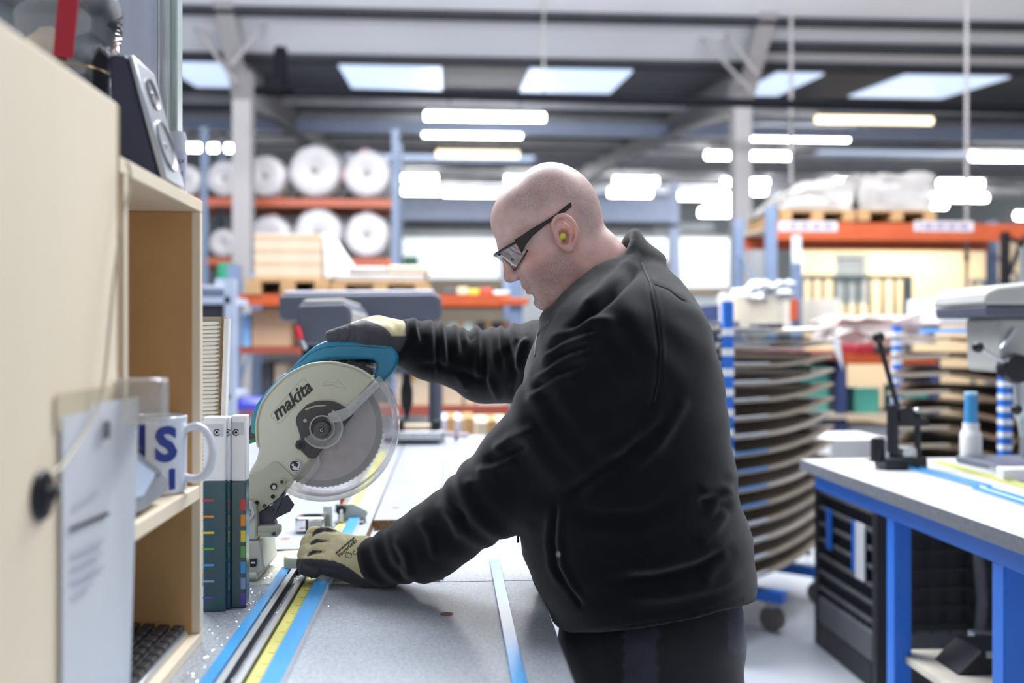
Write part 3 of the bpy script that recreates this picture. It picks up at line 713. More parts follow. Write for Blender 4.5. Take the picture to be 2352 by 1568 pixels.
tag(MB().prism([W(1905, 780, 6.2), W(1928, 775, 6.2), W(1938, 850, 6.2), W(1922, 815, 6.2)], (0, .01, .0)).build('hanging_paper', M_paper), 'white paper sheet hanging off the stores shelf', 'paper')
# ================================================================== middle distance
def G(px, py, z):
    a = (px - 1176.0) / F; b = (HY - py) / F; t = (z - CZ) / b
    return Vector(((a * cT + sT) * t, (-a * sT + cT) * t, z))
M_alu = mat('brushed_aluminium', '#b9bdc2', .32, metal=.8, var=.06, scale=30)
M_castgrey = mat('machine_grey', '#565a68', .45, var=.06)
M_light = mat('machine_light', '#b3b2ae', .4, var=.05)
M_top = mat('white_laminate', '#b5b9bd', .35, var=.03)
M_edge = mat('grey_edge_band', '#6d7178', .6, var=.12, scale=60)
M_brown = mat('hardboard_brown', '#5f4d3d', .6, var=.15, scale=4)
M_board = mat('board_greige', '#b3a898', .6, var=.08, scale=5)
M_rub = mat('caster_rubber', '#6b6460', .6)
# ------------------------------------------------------------------ drying rack on casters, behind the man
e1 = Vector((.66, .75, 0)); e2 = Vector((-.75, .66, 0)); A0 = Vector((1.2, 4.3, 0))
def L(a, b, z): return A0 + e1 * a + e2 * b + Vector((0, 0, z))
cart = thing('drying_rack_cart', L(.45, .3, 0), 'blue wheeled drying rack full of curved panels behind the man', 'cart')
def bar(mb, p, q, w, h):
    p = Vector(p); q = Vector(q); d = (q - p).normalized(); s = d.cross(Vector((0, 0, 1)))
    if s.length < 1e-4: s = Vector((1, 0, 0))
    s.normalize(); u = s.cross(d).normalized(); s *= w / 2; u *= h / 2
    return mb.hexa([p - s - u, p + s - u, q + s - u, q - s - u, p - s + u, p + s + u, q + s + u, q - s + u])
for b in (.3,):
    bar(MB(), L(-.22, b, .175), L(.95, b, .175), .06, .05).build('base_beam', M_blue, cart, smooth=0)
for a in (.33, .91):
    bar(MB(), L(a, -.15, .165), L(a, .79, .165), .06, .05).build('base_beam', M_blue, cart, smooth=0)
bar(MB(), L(-.22, -.15, .165), L(-.22, .79, .165), .06, .05).build('base_beam', M_blue, cart, smooth=0)
for a in (.33, .91):
    for b in (-.09, .7):
        c = L(a, b, .06)
        w_ = MB().lathe(c - e1 * .018, [(.04, 0), (.058, .004), (.058, .032), (.04, .036)], 18, e1).build('caster_wheel', M_rub, cart)
        MB().box((c.x - .025, c.y - .025, .115), (c.x + .025, c.y + .025, .145)).build('caster_fork', M_alu, cart, smooth=0)
M_bw = mat('white_sleeve', '#e8eaf0', .5)
for (a, b) in ((-.22, -.128), (-.22, .768), (.93, .768)):
    p = MB().box(tuple(L(a, b, .19) - Vector((.02, .02, 0))), tuple(L(a, b, 1.5) + Vector((.02, .02, 0)))).build('post', M_blue, cart, smooth=0)
    if b < 0:
        for k in range(14):
            z = .28 + k * .083; MB().box(tuple(L(a, b, z) - Vector((.0215, .0215, 0))), tuple(L(a, b, z + .03) + Vector((.0215, .0215, 0)))).build('white_sleeve', M_bw, p, smooth=0)
ordw = ['top', 'second', 'third', 'fourth', 'fifth', 'sixth', 'seventh', 'eighth', 'ninth', 'tenth', 'eleventh', 'twelfth', 'thirteenth', 'fourteenth', 'lowest']
M_filmb = mat('blue_film', '#5b9ce6', .3); M_filmw = mat('white_film', '#dfe6f2', .3)
for i in range(15):
    z0 = 1.375 - i * .0785; sg = .012 + .0026 * i; nu, nv = 9, 5; pts = []; rnd = random.Random(i)
    for u in range(nu):
        for v in range(nv):
            a = -.24 + 1.34 * u / (nu - 1); b = -.1 + .84 * v / (nv - 1)
            zz = z0 + sg * ((a - .42) / .5) ** 2 * (1 if a > .42 else .45) - .01 * (1 - ((b - .3) / .42) ** 2)
            pts.append(L(a, b, zz))
    t = thing('veneer_sheet', L(.42, .3, z0 - .012), ordw[i] + ' curved brown panel from the top of the wheeled drying rack', 'panel', 'panels on the drying rack')
    MB().grid(pts, nu, nv, (0, 0, .012)).build('sheet_body', M_board if i % 3 else mat('board_light', '#c9c2b8', .55), t, smooth=50)
    fp = []
    for u in range(4):
        a = -.24 + .5 * u / 3
        for v in range(2): fp.append(L(a, -.104 + .02 * v, z0 + sg * ((a - .42) / .5) ** 2 * .45 + .012))
    MB().grid(fp, 4, 2, (0, 0, .006)).build('film_edge', M_filmb if i > 6 and i < 11 else M_filmw, t, smooth=50)
    bar(MB(), L(-.22, -.128, z0 - .03), L(-.22, .768, z0 - .03), .016, .016).build('support_arm', M_dk, cart, smooth=0)
    bar(MB(), L(.93, -.04, z0 - .03), L(.93, .768, z0 - .03), .016, .016).build('support_arm', M_dk, cart, smooth=0)
for i, (x0, y0, x1, y1) in enumerate(((1640, 738, 1700, 752), (1742, 742, 1800, 756))):
    a = W(x0, y1, 4.6); b = W(x1, y0, 4.6)
    tag(MB().box((a.x, 4.6, a.z), (b.x, 4.75, b.z)).build('clamp_block', M_dk, bevel=.006), ['dark clamp strip on top of the drying rack, left', 'dark clamp strip on top of the drying rack, right'][i], 'clamp')
# ------------------------------------------------------------------ second drying rack, right
r2 = thing('panel_rack', (W(2220, 900, 5.0).x, 5.0, 0), 'second panel rack with sagging brown boards behind the bottle', 'rack')
for (x, Yq) in ((2308, 4.42), (2400, 5.75), (2060, 5.95)):
    c = W(x, 900, Yq); p = MB().box((c.x - .022, Yq - .02, 0), (c.x + .022, Yq + .02, 1.42)).build('post', M_blue, r2, smooth=0)
    for k in range(12):
        z = .72 + k * .058
        MB().box((c.x - .0235, Yq - .0215, z), (c.x + .0235, Yq + .0215, z + .022)).build('white_sleeve', M_bw, p, smooth=0)
for i in range(9):
    y = 782 + i * 42.5 - (3 if i else 0); z = zpx(y, 4.95)
    P = [W(2040, 0, 5.05), W(2180, 0, 4.95), W(2330, 0, 4.5), W(2400, 0, 5.6), W(2080, 0, 5.8)]
    zs = [z - .015 + (.02 if i == 0 else 0), z, z - .035, z - .01, z]
    pts = [Vector((p.x, p.y, q)) for p, q in zip(P, zs)]
    t = thing('hardboard_sheet', (P[1].x, P[1].y, z), ordw[i] + ' board from the top of the right panel rack', 'panel', 'boards on the right panel rack')
    MB().prism(pts, (0, 0, .017)).build('sheet_body', M_brown, t, smooth=0)
    q0, q1 = pts[0], pts[1]
    fs = [q0 + Vector((0, -.004, -.001)), q1 + Vector((0, -.004, -.001)), q1 + Vector((0, .01, -.001)), q0 + Vector((0, .01, -.001))]
    MB().prism(fs, (0, 0, .019)).build('pale_edge', M_board, t, smooth=0)
tag(MB().prism([W(2120, 0, 5.1).xy.to_3d() + Vector((0, 0, 1.375)), W(2285, 0, 4.75).xy.to_3d() + Vector((0, 0, 1.375)), W(2300, 0, 5.4).xy.to_3d() + Vector((0, 0, 1.375)), W(2110, 0, 5.5).xy.to_3d() + Vector((0, 0, 1.375))], (0, 0, .02)).build('blue_sheet', M_filmb, smooth=0), 'light blue film sheet lying on the right panel rack', 'sheet')
# ------------------------------------------------------------------ right workbench
rb = thing('workbench', (2.3, 2.9, 0), 'white topped workbench with bright blue steel frame at the right', 'workbench')
MB().box((1.31, 2.05, .86), (3.6, 3.63, .9)).build('worktop', M_top, rb, bevel=.002)
for (a, b) in (((1.306, 2.05, .86), (1.31, 3.63, .899)), ((1.306, 3.63, .86), (3.6, 3.634, .899)), ((1.306, 2.046, .86), (3.6, 2.05, .899))): MB().box(a, b).build('edge_band', M_edge, rb, smooth=0)
for (x, y) in ((1.345, 2.93), (1.345, 2.335), (3.4, 2.93), (3.4, 2.335)):
    MB().box((x, y, 0), (x + .055, y + .055, .80)).build('leg', M_blue, rb, bevel=.004)
for y in (2.335, 2.93): MB().box((1.40, y, .80), (3.4, y + .05, .86)).build('frame_beam', M_blue, rb, smooth=0)
for x in (1.345, 3.4): MB().box((x, 2.1, .80), (x + .05, 3.58, .86)).build('frame_beam', M_blue, rb, smooth=0)
MB().box((1.38, 2.15, .37), (3.4, 2.99, .39)).build('lower_shelf', mat('shelf_ply', '#d8d0c0', .6), rb, smooth=0)
# things on the lower shelf
t = thing('black_tray', (1.62, 2.62, .39), 'black plastic tray on the lower shelf of the right workbench', 'tray')
q = [G(2118, 1556, .39), G(2255, 1560, .39)]
MB().prism([(1.45, 2.75, .39), (1.78, 2.75, .39), (1.82, 2.75, .45), (1.52, 2.75, .46)], (0, .15, 0)).build('tray_body', M_blk, t, bevel=.006)
MB().box((1.53, 2.744, .44), (1.60, 2.751, .458)).build('label_strip', M_alu, t, smooth=0)
t = thing('bracket_block', (1.72, 2.95, .39), 'grey metal bracket standing on a brown block under the bench', 'bracket')
a = W(2242, 1535, 2.92); b = W(2300, 1455, 2.92)
MB().box((a.x, 2.92, .39), (b.x, 2.98, a.z + .02)).build('wood_block', mat('brown_block', '#7a4f36', .6), t, bevel=.004)
MB().prism([(a.x, 2.93, a.z + .02), (a.x + .03, 2.93, a.z + .02), (a.x + .03, 2.93, b.z - .02), (b.x, 2.93, b.z - .03), (b.x, 2.93, b.z - .01), (a.x + .02, 2.93, b.z), (a.x, 2.93, b.z)], (0, .04, 0)).build('metal_bracket', M_alu, t, bevel=.002)
tag(MB().lathe(W(2330, 1568, 2.6), [(.0, 0), (.05, 0), (.052, .035), (.03, .05), (.0, .05)], 20).build('tape_reel', M_blk), 'small black reel on the lower shelf beside the tray', 'reel')
bpy.data.objects['tape_reel'].location.z = .39
# ------------------------------------------------------------------ black mesh crate
cr = thing('mesh_crate', (2.2, 4.0, 0), 'black wire mesh pallet crate standing under the far side of the workbench', 'crate')
M_mesh = mat('crate_black', '#26272c', .5, var=.15); M_mesh2 = mat('crate_grey', '#5c5d62', .5, var=.15)
X0, X1, Y0, Y1, Zt = 1.62, 2.85, 3.68, 4.32, .76
for (x, y) in ((X0, Y0), (X1 - .04, Y0), (X0, Y1 - .04), (X1 - .04, Y1 - .04)):
    MB().box((x, y, .0), (x + .04, y + .04, Zt)).build('corner_post', M_mesh, cr, smooth=0)
for x in (X0 + .0, (X0 + X1) / 2, X1 - .12): MB().box((x, Y0 + .05, 0), (x + .12, Y1 - .05, .10)).build('skid', M_mesh, cr, smooth=0)
MB().box((X0 + .0, Y0 + .041, .10), (X1, Y1 - .041, .22)).build('base_deck', M_mesh2, cr, bevel=.01)
for k in range(8):
    z = .25 + k * .07
    MB().box((X0 + .004, Y0 + .042, z), (X0 + .014, Y1 - .042, z + .014)).build('mesh_bar', M_mesh2, cr, smooth=0)
    MB().box((X0 + .042, Y0 + .004, z), (X1 - .042, Y0 + .012, z + .008)).build('mesh_bar', M_mesh, cr, smooth=0)
for k in range(11):
    y = Y0 + .06 + k * .05; MB().box((X0 + .014, y, .22), (X0 + .02, y + .008, Zt - .02)).build('mesh_bar', M_mesh, cr, smooth=0)
for k in range(16):
    x = X0 + .08 + k * .07; MB().box((x, Y0 + .012, .22), (x + .007, Y0 + .018, Zt - .02)).build('mesh_bar', M_mesh, cr, smooth=0)
MB().box((X0, Y0 + .041, Zt - .03), (X0 + .03, Y1 - .041, Zt)).build('top_rim', M_mesh2, cr, smooth=0)
MB().box((X0 + .041, Y0, Zt - .03), (X1 - .041, Y0 + .03, Zt)).build('top_rim', M_mesh, cr, smooth=0)
MB().box((X0 + .05, Y0 + .04, .22), (X1 - .05, Y0 + .046, Zt - .04)).build('inner_panel', M_mesh, cr, smooth=0)
MB().box((X0 + .035, Y0 + .05, .22), (X0 + .04, Y1 - .05, Zt - .04)).build('inner_panel', M_mesh, cr, smooth=0)
MB().box((X0 + .05, Y1 - .03, .22), (X1 - .05, Y1 - .02, Zt)).build('back_panel', M_mesh, cr, smooth=0)
MB().box((X1 - .03, Y0 + .05, .22), (X1 - .02, Y1 - .05, Zt)).build('side_panel', M_mesh, cr, smooth=0)
for (ya, yb, z0, z1, m, nm) in ((4.12, 4.17, .45, .62, M_blue, 'blue_card'), (3.87, 3.90, .42, .62, M_blue, 'blue_card'), (3.78, 3.865, .40, .62, M_paper, 'paper_label')):
    MB().box((X0 - .006, ya, z0), (X0 + .0, yb, z1)).build(nm, m, cr, smooth=0)
tag(MB().tube([(2.0, 3.66, .1), (2.02, 3.655, .35), (2.0, 3.66, .62)], .02, 8).build('grey_hose', M_mesh2), 'grey hose hanging on the front of the black mesh crate', 'hose')
# ------------------------------------------------------------------ on the right bench
YT = 3.30
t = thing('toggle_press', W(2080, 1090, YT) * 1.0, 'small black hand lever press with ball knob on the right workbench', 'press')
t.location.z = .9; WLOC[t.name].z = .9
M_iron = mat('black_iron', '#1d1e24', .4, metal=.3)
a = W(2035, 1089, YT); b = W(2132, 1052, YT); MB().box((a.x, YT, .9), (b.x, YT + .1, b.z)).build('base', M_iron, t, bevel=.006)
a = W(2015, 1060, YT); b = W(2046, 1008, YT); MB().lathe(((a.x + b.x) / 2, YT + .05, a.z), [((b.x - a.x) / 2, 0), ((b.x - a.x) / 2, b.z - a.z - .01), ((b.x - a.x) / 2 * .85, b.z - a.z)], 18).build('spring_housing', M_iron, t)
MB().box((a.x - .01, YT + .03, a.z - .005), (b.x + .02, YT + .07, a.z)).build('bracket_arm', M_iron, t, smooth=0)
a = W(2056, 1054, YT); b = W(2074, 930, YT); MB().box((a.x, YT + .03, a.z), (b.x, YT + .07, b.z)).build('column', M_iron, t, bevel=.004)
a = W(2116, 1054, YT); b = W(2130, 950, YT); MB().lathe(((a.x + b.x) / 2, YT + .05, a.z), [((b.x - a.x) / 2, 0), ((b.x - a.x) / 2, b.z - a.z)], 14).build('ram_column', M_iron, t)
a = W(2074, 982, YT); b = W(2147, 962, YT); MB().box((a.x, YT + .035, a.z), (b.x, YT + .065, b.z)).build('cross_arm', M_iron, t, bevel=.004)
c = W(2092, 955, YT); MB().disc(c, .028, YT + .025, YT + .075, 20).build('cam_wheel', M_iron, t)
c = W(2122, 946, YT); MB().sphere((c.x, YT + .05, c.z), .011).build('ram_cap', M_alu, t)
p0 = W(2062, 935, YT + .05); p1 = W(2018, 778, YT + .02)
MB().tube([p0, p1], .009, 10).build('lever', M_iron, t)
MB().sphere(p1 + Vector((0, 0, .006)), .020, 16, 10).build('ball_knob', M_iron, t)
a = W(2080, 1052, YT); b = W(2112, 1030, YT); MB().box((a.x, YT + .02, a.z), (b.x, YT + .08, b.z)).build('anvil', M_alu, t, bevel=.003)
for i, (xx, yy) in enumerate(((2044, 1046), (2108, 1046))):
    c = W(xx, yy, YT); MB().lathe((c.x, YT + .02, c.z - .012), [(.006, 0), (.006, .02)], 8).build('bolt', M_alu, t)
t = thing('glue_bottle', W(2230, 1073, 3.47), 'white plastic bottle with a tall blue cap on the right workbench', 'bottle')
t.location.z = .9; WLOC[t.name].z = .9
c = W(2230, 1073, 3.47); s = 3.47 / F
MB().lathe((c.x, c.y, .9), [(.0, 0), (22 * s, 0), (24 * s, .006), (24 * s, 66 * s), (22 * s, 74 * s), (18 * s, 80 * s), (18 * s, 96 * s), (.0, 96 * s)], 24).build('bottle_body', mat('bottle_white', '#e6e6ea', .35), t)
MB().lathe((c.x, c.y, .9 + 96 * s), [(.0, 0), (15 * s, 0), (14 * s, 66 * s), (.0, 66 * s)], 20).build('bottle_cap', mat('cap_blue', '#3f93cf', .35), t)
MB().lathe((c.x, c.y, .9 + 162 * s), [(.0, 0), (14.6 * s, 0), (14.6 * s, 7 * s), (.0, 7 * s)], 20).build('cap_rim', mat('cap_light', '#a9d3ee', .35), t)
def strip(p, q, w, h, name, m, lb, cat='profile', grp='profiles on the right workbench', lip=None):
    p = Vector(p); q = Vector(q); t = thing(name, (p + q) / 2, lb, cat, grp)
    d = (q - p).normalized(); s = d.cross(Vector((0, 0, 1))).normalized()
    MB().hexa([p - s * w / 2, p + s * w / 2, q + s * w / 2, q - s * w / 2] + [v + Vector((0, 0, h * .45)) for v in (p - s * w / 2, p + s * w / 2, q + s * w / 2, q - s * w / 2)]).build('web', m[0], t, smooth=0)
    for sg in (-1, 1):
        o = s * (sg * (w / 2 - .003))
        bar(MB(), p + o + Vector((0, 0, h * .72)), q + o + Vector((0, 0, h * .72)), .006, h * .55).build('flange', m[1], t, smooth=0)
    return t
M_skyb = mat('profile_blue', '#1f86c8', .3, var=.04, coat=.3); M_yel = mat('rule_yellow', '#bfbf72', .45, var=.05)
strip(G(2100, 1080, .9), G(2262, 1124, .9), .045, .014, 'blue_profile', (M_top, M_skyb), 'blue and white channel nearest the hand press')
strip(G(2252, 1126, .9), G(2420, 1180, .9), .05, .014, 'blue_profile', (M_top, M_skyb), 'blue and white channel at the right border of the picture')
strip(G(2150, 1062, .9), G(2420, 1140, .9), .03, .010, 'yellow_rule', (M_yel, M_yel), 'pale yellow strip running past the white bottle', 'rule')
strip(G(2205, 1062, .9), G(2420, 1118, .9), .02, .016, 'steel_profile', (M_alu, M_alu), 'grey steel strip behind the pale yellow strip')
# right pillar drill
YD = 3.1
t = thing('pillar_drill', (W(2360, 1100, YD).x, YD + .15, .9), 'grey pillar drill with ball handles at the right border', 'drill')
def pp(pts, Yq): return [W(x, y, Yq) for x, y in pts]
MB().prism(pp([(2262, 700), (2268, 668), (2290, 656), (2470, 638), (2470, 700)], YD), (0, .35, 0)).build('belt_cover', M_light, t, bevel=.012)
MB().prism(pp([(2264, 702), (2470, 702), (2470, 728), (2268, 728)], YD + .005), (0, .34, 0)).build('cover_base', M_castgrey, t, bevel=.006)
MB().prism(pp([(2296, 729), (2460, 729), (2450, 856), (2300, 856)], YD + .04), (0, .22, 0)).build('head_casting', M_light, t, bevel=.012)
c0 = W(2330, 846, YD); MB().lathe((c0.x, YD - .03, c0.z), [(.0, 0), (.045, .002), (.05, .03), (.04, .07), (.0, .07)], 20, (0, 1, 0)).build('feed_hub', M_iron, t)
for (x, y) in ((2246, 797), (2390, 800), (2335, 940)):
    p = W(x, y, YD - .05); MB().tube([Vector((c0.x, YD + .0, c0.z)), p], .007, 8).build('feed_handle', M_alu, t); MB().sphere(p, .018, 14, 9).build('ball_knob', M_iron, t)
MB().tube([W(2300, 800, YD + .03), W(2330, 756, YD + .03)], .006, 8).build('depth_lever', M_alu, t)
c1 = W(2345, 860, YD + .15); MB().lathe((c1.x, YD + .15, zpx(975, YD + .15)), [(.004, -.05), (.012, 0), (.024, .02), (.026, .07), (.02, .10), (.02, .15)], 18).build('chuck', M_alu, t)
MB().lathe((c1.x + .12, YD + .3, .92), [(.032, 0), (.032, .75)], 18).build('column', M_alu, t)
MB().box((c1.x - .1, YD - .02, .9), (c1.x + .2, YD + .40, .925)).build('base', M_castgrey, t, bevel=.008)
tag(bx(2306, 1058, 2400, 1092, 3.0, .05).build('white_block', M_paper, bevel=.006), 'white plastic block beside the pillar drill base', 'block')
bpy.data.objects['white_block'].location.z = .9
# ------------------------------------------------------------------ drill presses on the far end of the long bench
t = thing('bench_drill', (-.45, 4.0, .9), 'slate grey bench drill with a boxy belt cover behind the saw', 'drill')
a = W(680, 700, 3.6)
MB().prism(pp([(686, 790), (680, 770), (681, 712), (688, 698), (796, 694), (806, 712), (804, 790), (795, 793), (690, 793)], 3.6), (0, .72, 0)).build('belt_cover', M_castgrey, t, bevel=.012)
MB().prism(pp([(690, 697), (794, 693), (790, 686), (700, 688)], 3.61), (0, .66, 0)).build('cover_lid', M_light, t, bevel=.008)
MB().prism(pp([(806.5, 713), (810, 716), (809, 788), (806.5, 789)], 3.62), (0, .66, 0)).build('painted_lit_side', M_light, t, bevel=.002)  # pale sheet on the slate cover, paints its right side as lit
MB().prism(pp([(690, 794), (760, 794), (752, 850), (700, 850)], 3.72), (0, .3, 0)).build('head_casting', M_iron, t, bevel=.01)
c = W(716, 900, 4.1); MB().lathe((c.x, 4.1, .93), [(.04, 0), (.04, .52)], 18).build('column', M_castgrey, t)
MB().box((c.x - .12, 3.75, .9), (c.x + .14, 4.25, .93)).build('base', M_castgrey, t, bevel=.008)
MB().tube([W(682, 752, 3.58), W(690, 778, 3.56)], .012, 8).build('red_switch', mat('switch_red', '#c22032', .35), t)
MB().tube([W(690, 776, 3.57), W(702, 800, 3.55)], .007, 8).build('switch_lever', M_alu, t)
t = thing('wide_bench_drill', (-.3, 4.45, .9), 'wide slate grey bench drill spanning behind the gloved hand', 'drill')
MB().prism(pp([(640, 684), (648, 676), (1000, 672), (1014, 684), (1014, 722), (1006, 738), (650, 738), (641, 724)], 4.38), (0, .20, 0)).build('belt_cover', M_castgrey, t, bevel=.012)
MB().prism(pp([(648, 675), (1000, 671), (994, 665), (656, 668)], 4.39), (0, .18, 0)).build('cover_lid', mat('lid_lilac', '#b7bac8', .4), t, bevel=.006)
MB().prism(pp([(890, 739), (985, 739), (975, 858), (900, 858)], 4.40), (0, .16, 0)).build('head_casting', M_castgrey, t, bevel=.01)
c = W(934, 900, 4.48); MB().lathe((c.x, 4.48, zpx(950, 4.48)), [(.005, -.03), (.012, 0), (.022, .03), (.028, .05), (.028, .11), (.02, .15), (.02, .2)], 18).build('chuck', M_iron, t)
c = W(1000, 900, 4.52); MB().lathe((c.x, 4.52, .925), [(.03, 0), (.03, .45)], 18).build('column', M_castgrey, t)
MB().box((c.x - .22, 4.30, .9), (c.x + .04, 4.58, .925)).build('base', M_castgrey, t, bevel=.006)
for (x, y) in ((885, 800), (1000, 790)):
    p = W(x, y, 4.36); q = W(938, 820, 4.38); MB().tube([q, p], .007, 8).build('feed_handle', M_iron, t); MB().sphere(p, .016, 12, 8).build('ball_knob', M_iron, t)
t = thing('machine_vise', W(965, 1012, 4.22), 'grey machine vise with a screw handle at the far end of the bench', 'vise'); t.location.z = .9; WLOC[t.name].z = .9
bx(908, 990, 1015, 1012, 4.20, .12).build('vise_base', M_alu, t, bevel=.006)
bx(908, 966, 928, 991, 4.21, .1).build('fixed_jaw', M_iron, t, bevel=.004)
bx(990, 966, 1012, 991, 4.21, .1).build('moving_jaw', M_iron, t, bevel=.004)
bx(928, 976, 990, 990, 4.22, .08).build('workpiece', M_card2, t, bevel=.003)
for k in range(5): c = W(916 + k * 22, 1005, 4.19); MB().disc(c, .008, 4.185, 4.2, 12).build('bolt', M_light, t)
MB().tube([W(1012, 996, 4.26), W(1076, 1000, 4.26)], .011, 10).build('screw', mat('screw_lilac', '#a59aa4', .4), t)
MB().tube([W(1048, 990, 4.26), W(1048, 1012, 4.26)], .008, 8).build('crank', M_iron, t)
# ================================================================== the long bench in the foreground
ZB = .9; XE = .165
def speck_mat():
    m = mat('bench_laminate', '#a6acb4', .30, var=.08, scale=3.0, bump=.05, bscale=150, spec=.55)
    nt = m.node_tree; N = nt.nodes; Lk = nt.links; b = N['Principled BSDF']
    v = N.new('ShaderNodeTexNoise'); v.inputs['Scale'].default_value = 260; v.inputs['Detail'].default_value = 3
    tc = N.new('ShaderNodeTexCoord'); Lk.new(tc.outputs['Object'], v.inputs['Vector'])
    r = N.new('ShaderNodeValToRGB'); r.color_ramp.elements[0].position = .38; r.color_ramp.elements[1].position = .62
    r.color_ramp.elements[0].color = (.72, .73, .76, 1); r.color_ramp.elements[1].color = (1.12, 1.12, 1.12, 1)
    Lk.new(v.outputs['Fac'], r.inputs[0])
    src = b.inputs['Base Color'].links[0].from_socket
    mx = N.new('ShaderNodeMix'); mx.data_type = 'RGBA'; mx.blend_type = 'MULTIPLY'; mx.inputs[0].default_value = 1
    Lk.new(src, mx.inputs[6]); Lk.new(r.outputs[0], mx.inputs[7]); Lk.new(mx.outputs[2], b.inputs['Base Color'])
    return m
M_bench = speck_mat()
M_chip = mat('chipboard_edge', '#8a6a49', .85, var=.35, scale=160, bump=.6, bscale=220)
lb = thing('long_workbench', (-.45, 2.2, 0), 'long grey laminate workbench with a cut-out around the saw', 'workbench')
def top(name, x0, x1, y0, y1, z=ZB, th=.028, m=None):
    MB().box((x0, y0, z - th), (x1, y1, z - .001)).build(name + '_core', M_chip, lb, smooth=0)
    return MB().box((x0, y0, z - .001), (x1, y1, z)).build(name, m or M_bench, lb, smooth=0)
top('worktop', -1.05, XE, .2, 1.862)
top('worktop', -1.05, -.46, 1.866, 4.6)
top('worktop', -.456, -.19, 2.17, 4.6)
top('worktop', -.186, -.02, 2.5, 4.6)
top('worktop', -.016, XE, 1.866, 4.6)
MB().box((XE, .2, ZB - .03), (XE + .002, 4.6, ZB - .001)).build('edge_band', M_edge, lb, smooth=0)
MB().box((-.46, 1.7, .78), (-.0, 2.6, .80)).build('saw_shelf', M_top, lb, smooth=0)
MB().box((-.0, 1.866, .80), (.004, 2.5, .871)).build('recess_side', M_top, lb, smooth=0)
for (x, y) in ((-1.0, .3), (.09, .3), (-1.0, 2.7), (.09, 2.7), (-1.0, 4.5), (.09, 4.5)):
    MB().box((x, y, 0), (x + .05, y + .05, .872)).build('leg', M_darksteel, lb, smooth=0)
for x in (-1.0, .09): MB().box((x + .005, .35, .80), (x + .045, 4.5, .85)).build('side_rail', M_darksteel, lb, smooth=0)
M_plug = mat('screw_plug', '#7d5a44', .6)
for (x, y) in ((1026, 1410), (655, 1237), (908, 1166), (575, 1330)):
    c = G(x, y, ZB); MB().lathe((c.x, c.y, ZB), [(.0, 0), (.011, 0), (.011, .0006), (.0, .0006)], 20).build('screw_plug', M_plug, lb)
# profiles lying on the bench
M_prof = mat('profile_blue_gloss', '#4a9fe0', .22, var=.05, coat=.4); M_white_p = mat('profile_white', '#dfe3e8', .3)
def channel(x0, x1, y0, y1, h, name, top_m, side_m, lbl, lip=.003, grp=None, cat='profile'):
    t = thing(name, ((x0 + x1) / 2, (y0 + y1) / 2, ZB), lbl, cat, grp)
    MB().box((x0, y0, ZB + h - .002), (x1, y1, ZB + h)).build('top_face', top_m, t, bevel=.0006)
    MB().box((x0, y0, ZB), (x0 + .002, y1, ZB + h - .002)).build('flange', side_m, t, smooth=0)
    MB().box((x1 - .002, y0, ZB), (x1, y1, ZB + h - .002)).build('flange', side_m, t, smooth=0)
    return t
channel(-.322, -.3045, .95, 1.955, .012, 'blue_profile', M_prof, M_prof, 'blue aluminium channel nearest the shelf box on the bench')
channel(-.2983, -.2882, .95, 2.02, .016, 'steel_profile', M_alu, M_blk, 'thin grey steel rail left of the yellow rule')
channel(-.277, -.2675, .95, 1.93, .012, 'steel_profile', M_alu, M_blk, 'thin grey steel rail touching the yellow rule')
e = channel(-.2428, -.2165, .95, 2.52, .014, 'blue_profile', M_prof, M_white_p, 'blue aluminium channel held down by the gloved hand')
channel(.083, .103, .95, 2.02, .006, 'blue_profile', M_prof, M_prof, 'lone blue strip lying near the edge of the bench')
t = thing('yellow_rule', (-.255, 2.4, ZB), 'long yellow measuring rule running under the saw', 'rule')
MB().box((-.2665, .95, ZB), (-.2435, 3.95, ZB + .004)).build('rule_strip', mat('rule_yellow2', '#bdb95e', .45, var=.08, scale=8), t, smooth=0)
tk = MB()
for k in range(90):
    y = 1.0 + k * .01; w = .006 if k % 5 else .013
    tk.box((-.2445 - w, y, ZB + .004), (-.2445, y + .0008, ZB + .0043))
o = tk.build('scale_ticks', mat('tick_ink', '#5b5a2a', .6), t, smooth=0); o['kind'] = 'stuff'
channel(-.295, -.278, 2.62, 4.0, .02, 'fence_rail', M_alu, M_alu, 'grey guide rail beside the yellow rule beyond the saw', cat='rail')
# metal chips
ch = MB(); rnd = random.Random(5)
for k in range(2600):
    if k < 1500: x = rnd.uniform(-.40, -.335) if k % 3 else rnd.uniform(-.375, -.275); y = 1.05 + .9 * rnd.random() ** .7
    else: x = rnd.gauss(-.30, .05); y = rnd.gauss(1.80, .09)
    if y > 1.86 or x > -.2 or (y < 1.53 and x < -.365): continue
    if -.325 < x < -.301 or -.2685 < x < -.214: continue
    r = rnd.uniform(.0006, .0017); a = rnd.uniform(0, 6.28); z = ZB + .0004
    ch.add([(x + r * math.cos(a), y + r * math.sin(a), z), (x + r * math.cos(a + 2), y + r * math.sin(a + 2), z + r * rnd.random()), (x + r * math.cos(a + 4), y + r * math.sin(a + 4), z + r * .3)], [(0, 1, 2)])
o = ch.build('metal_chips', mat('chip_metal', '#e8ebf0', .2, metal=.9), smooth=0); o['kind'] = 'stuff'; o['label'] = 'fine shiny metal chips scattered on the bench'; o['category'] = 'chips'
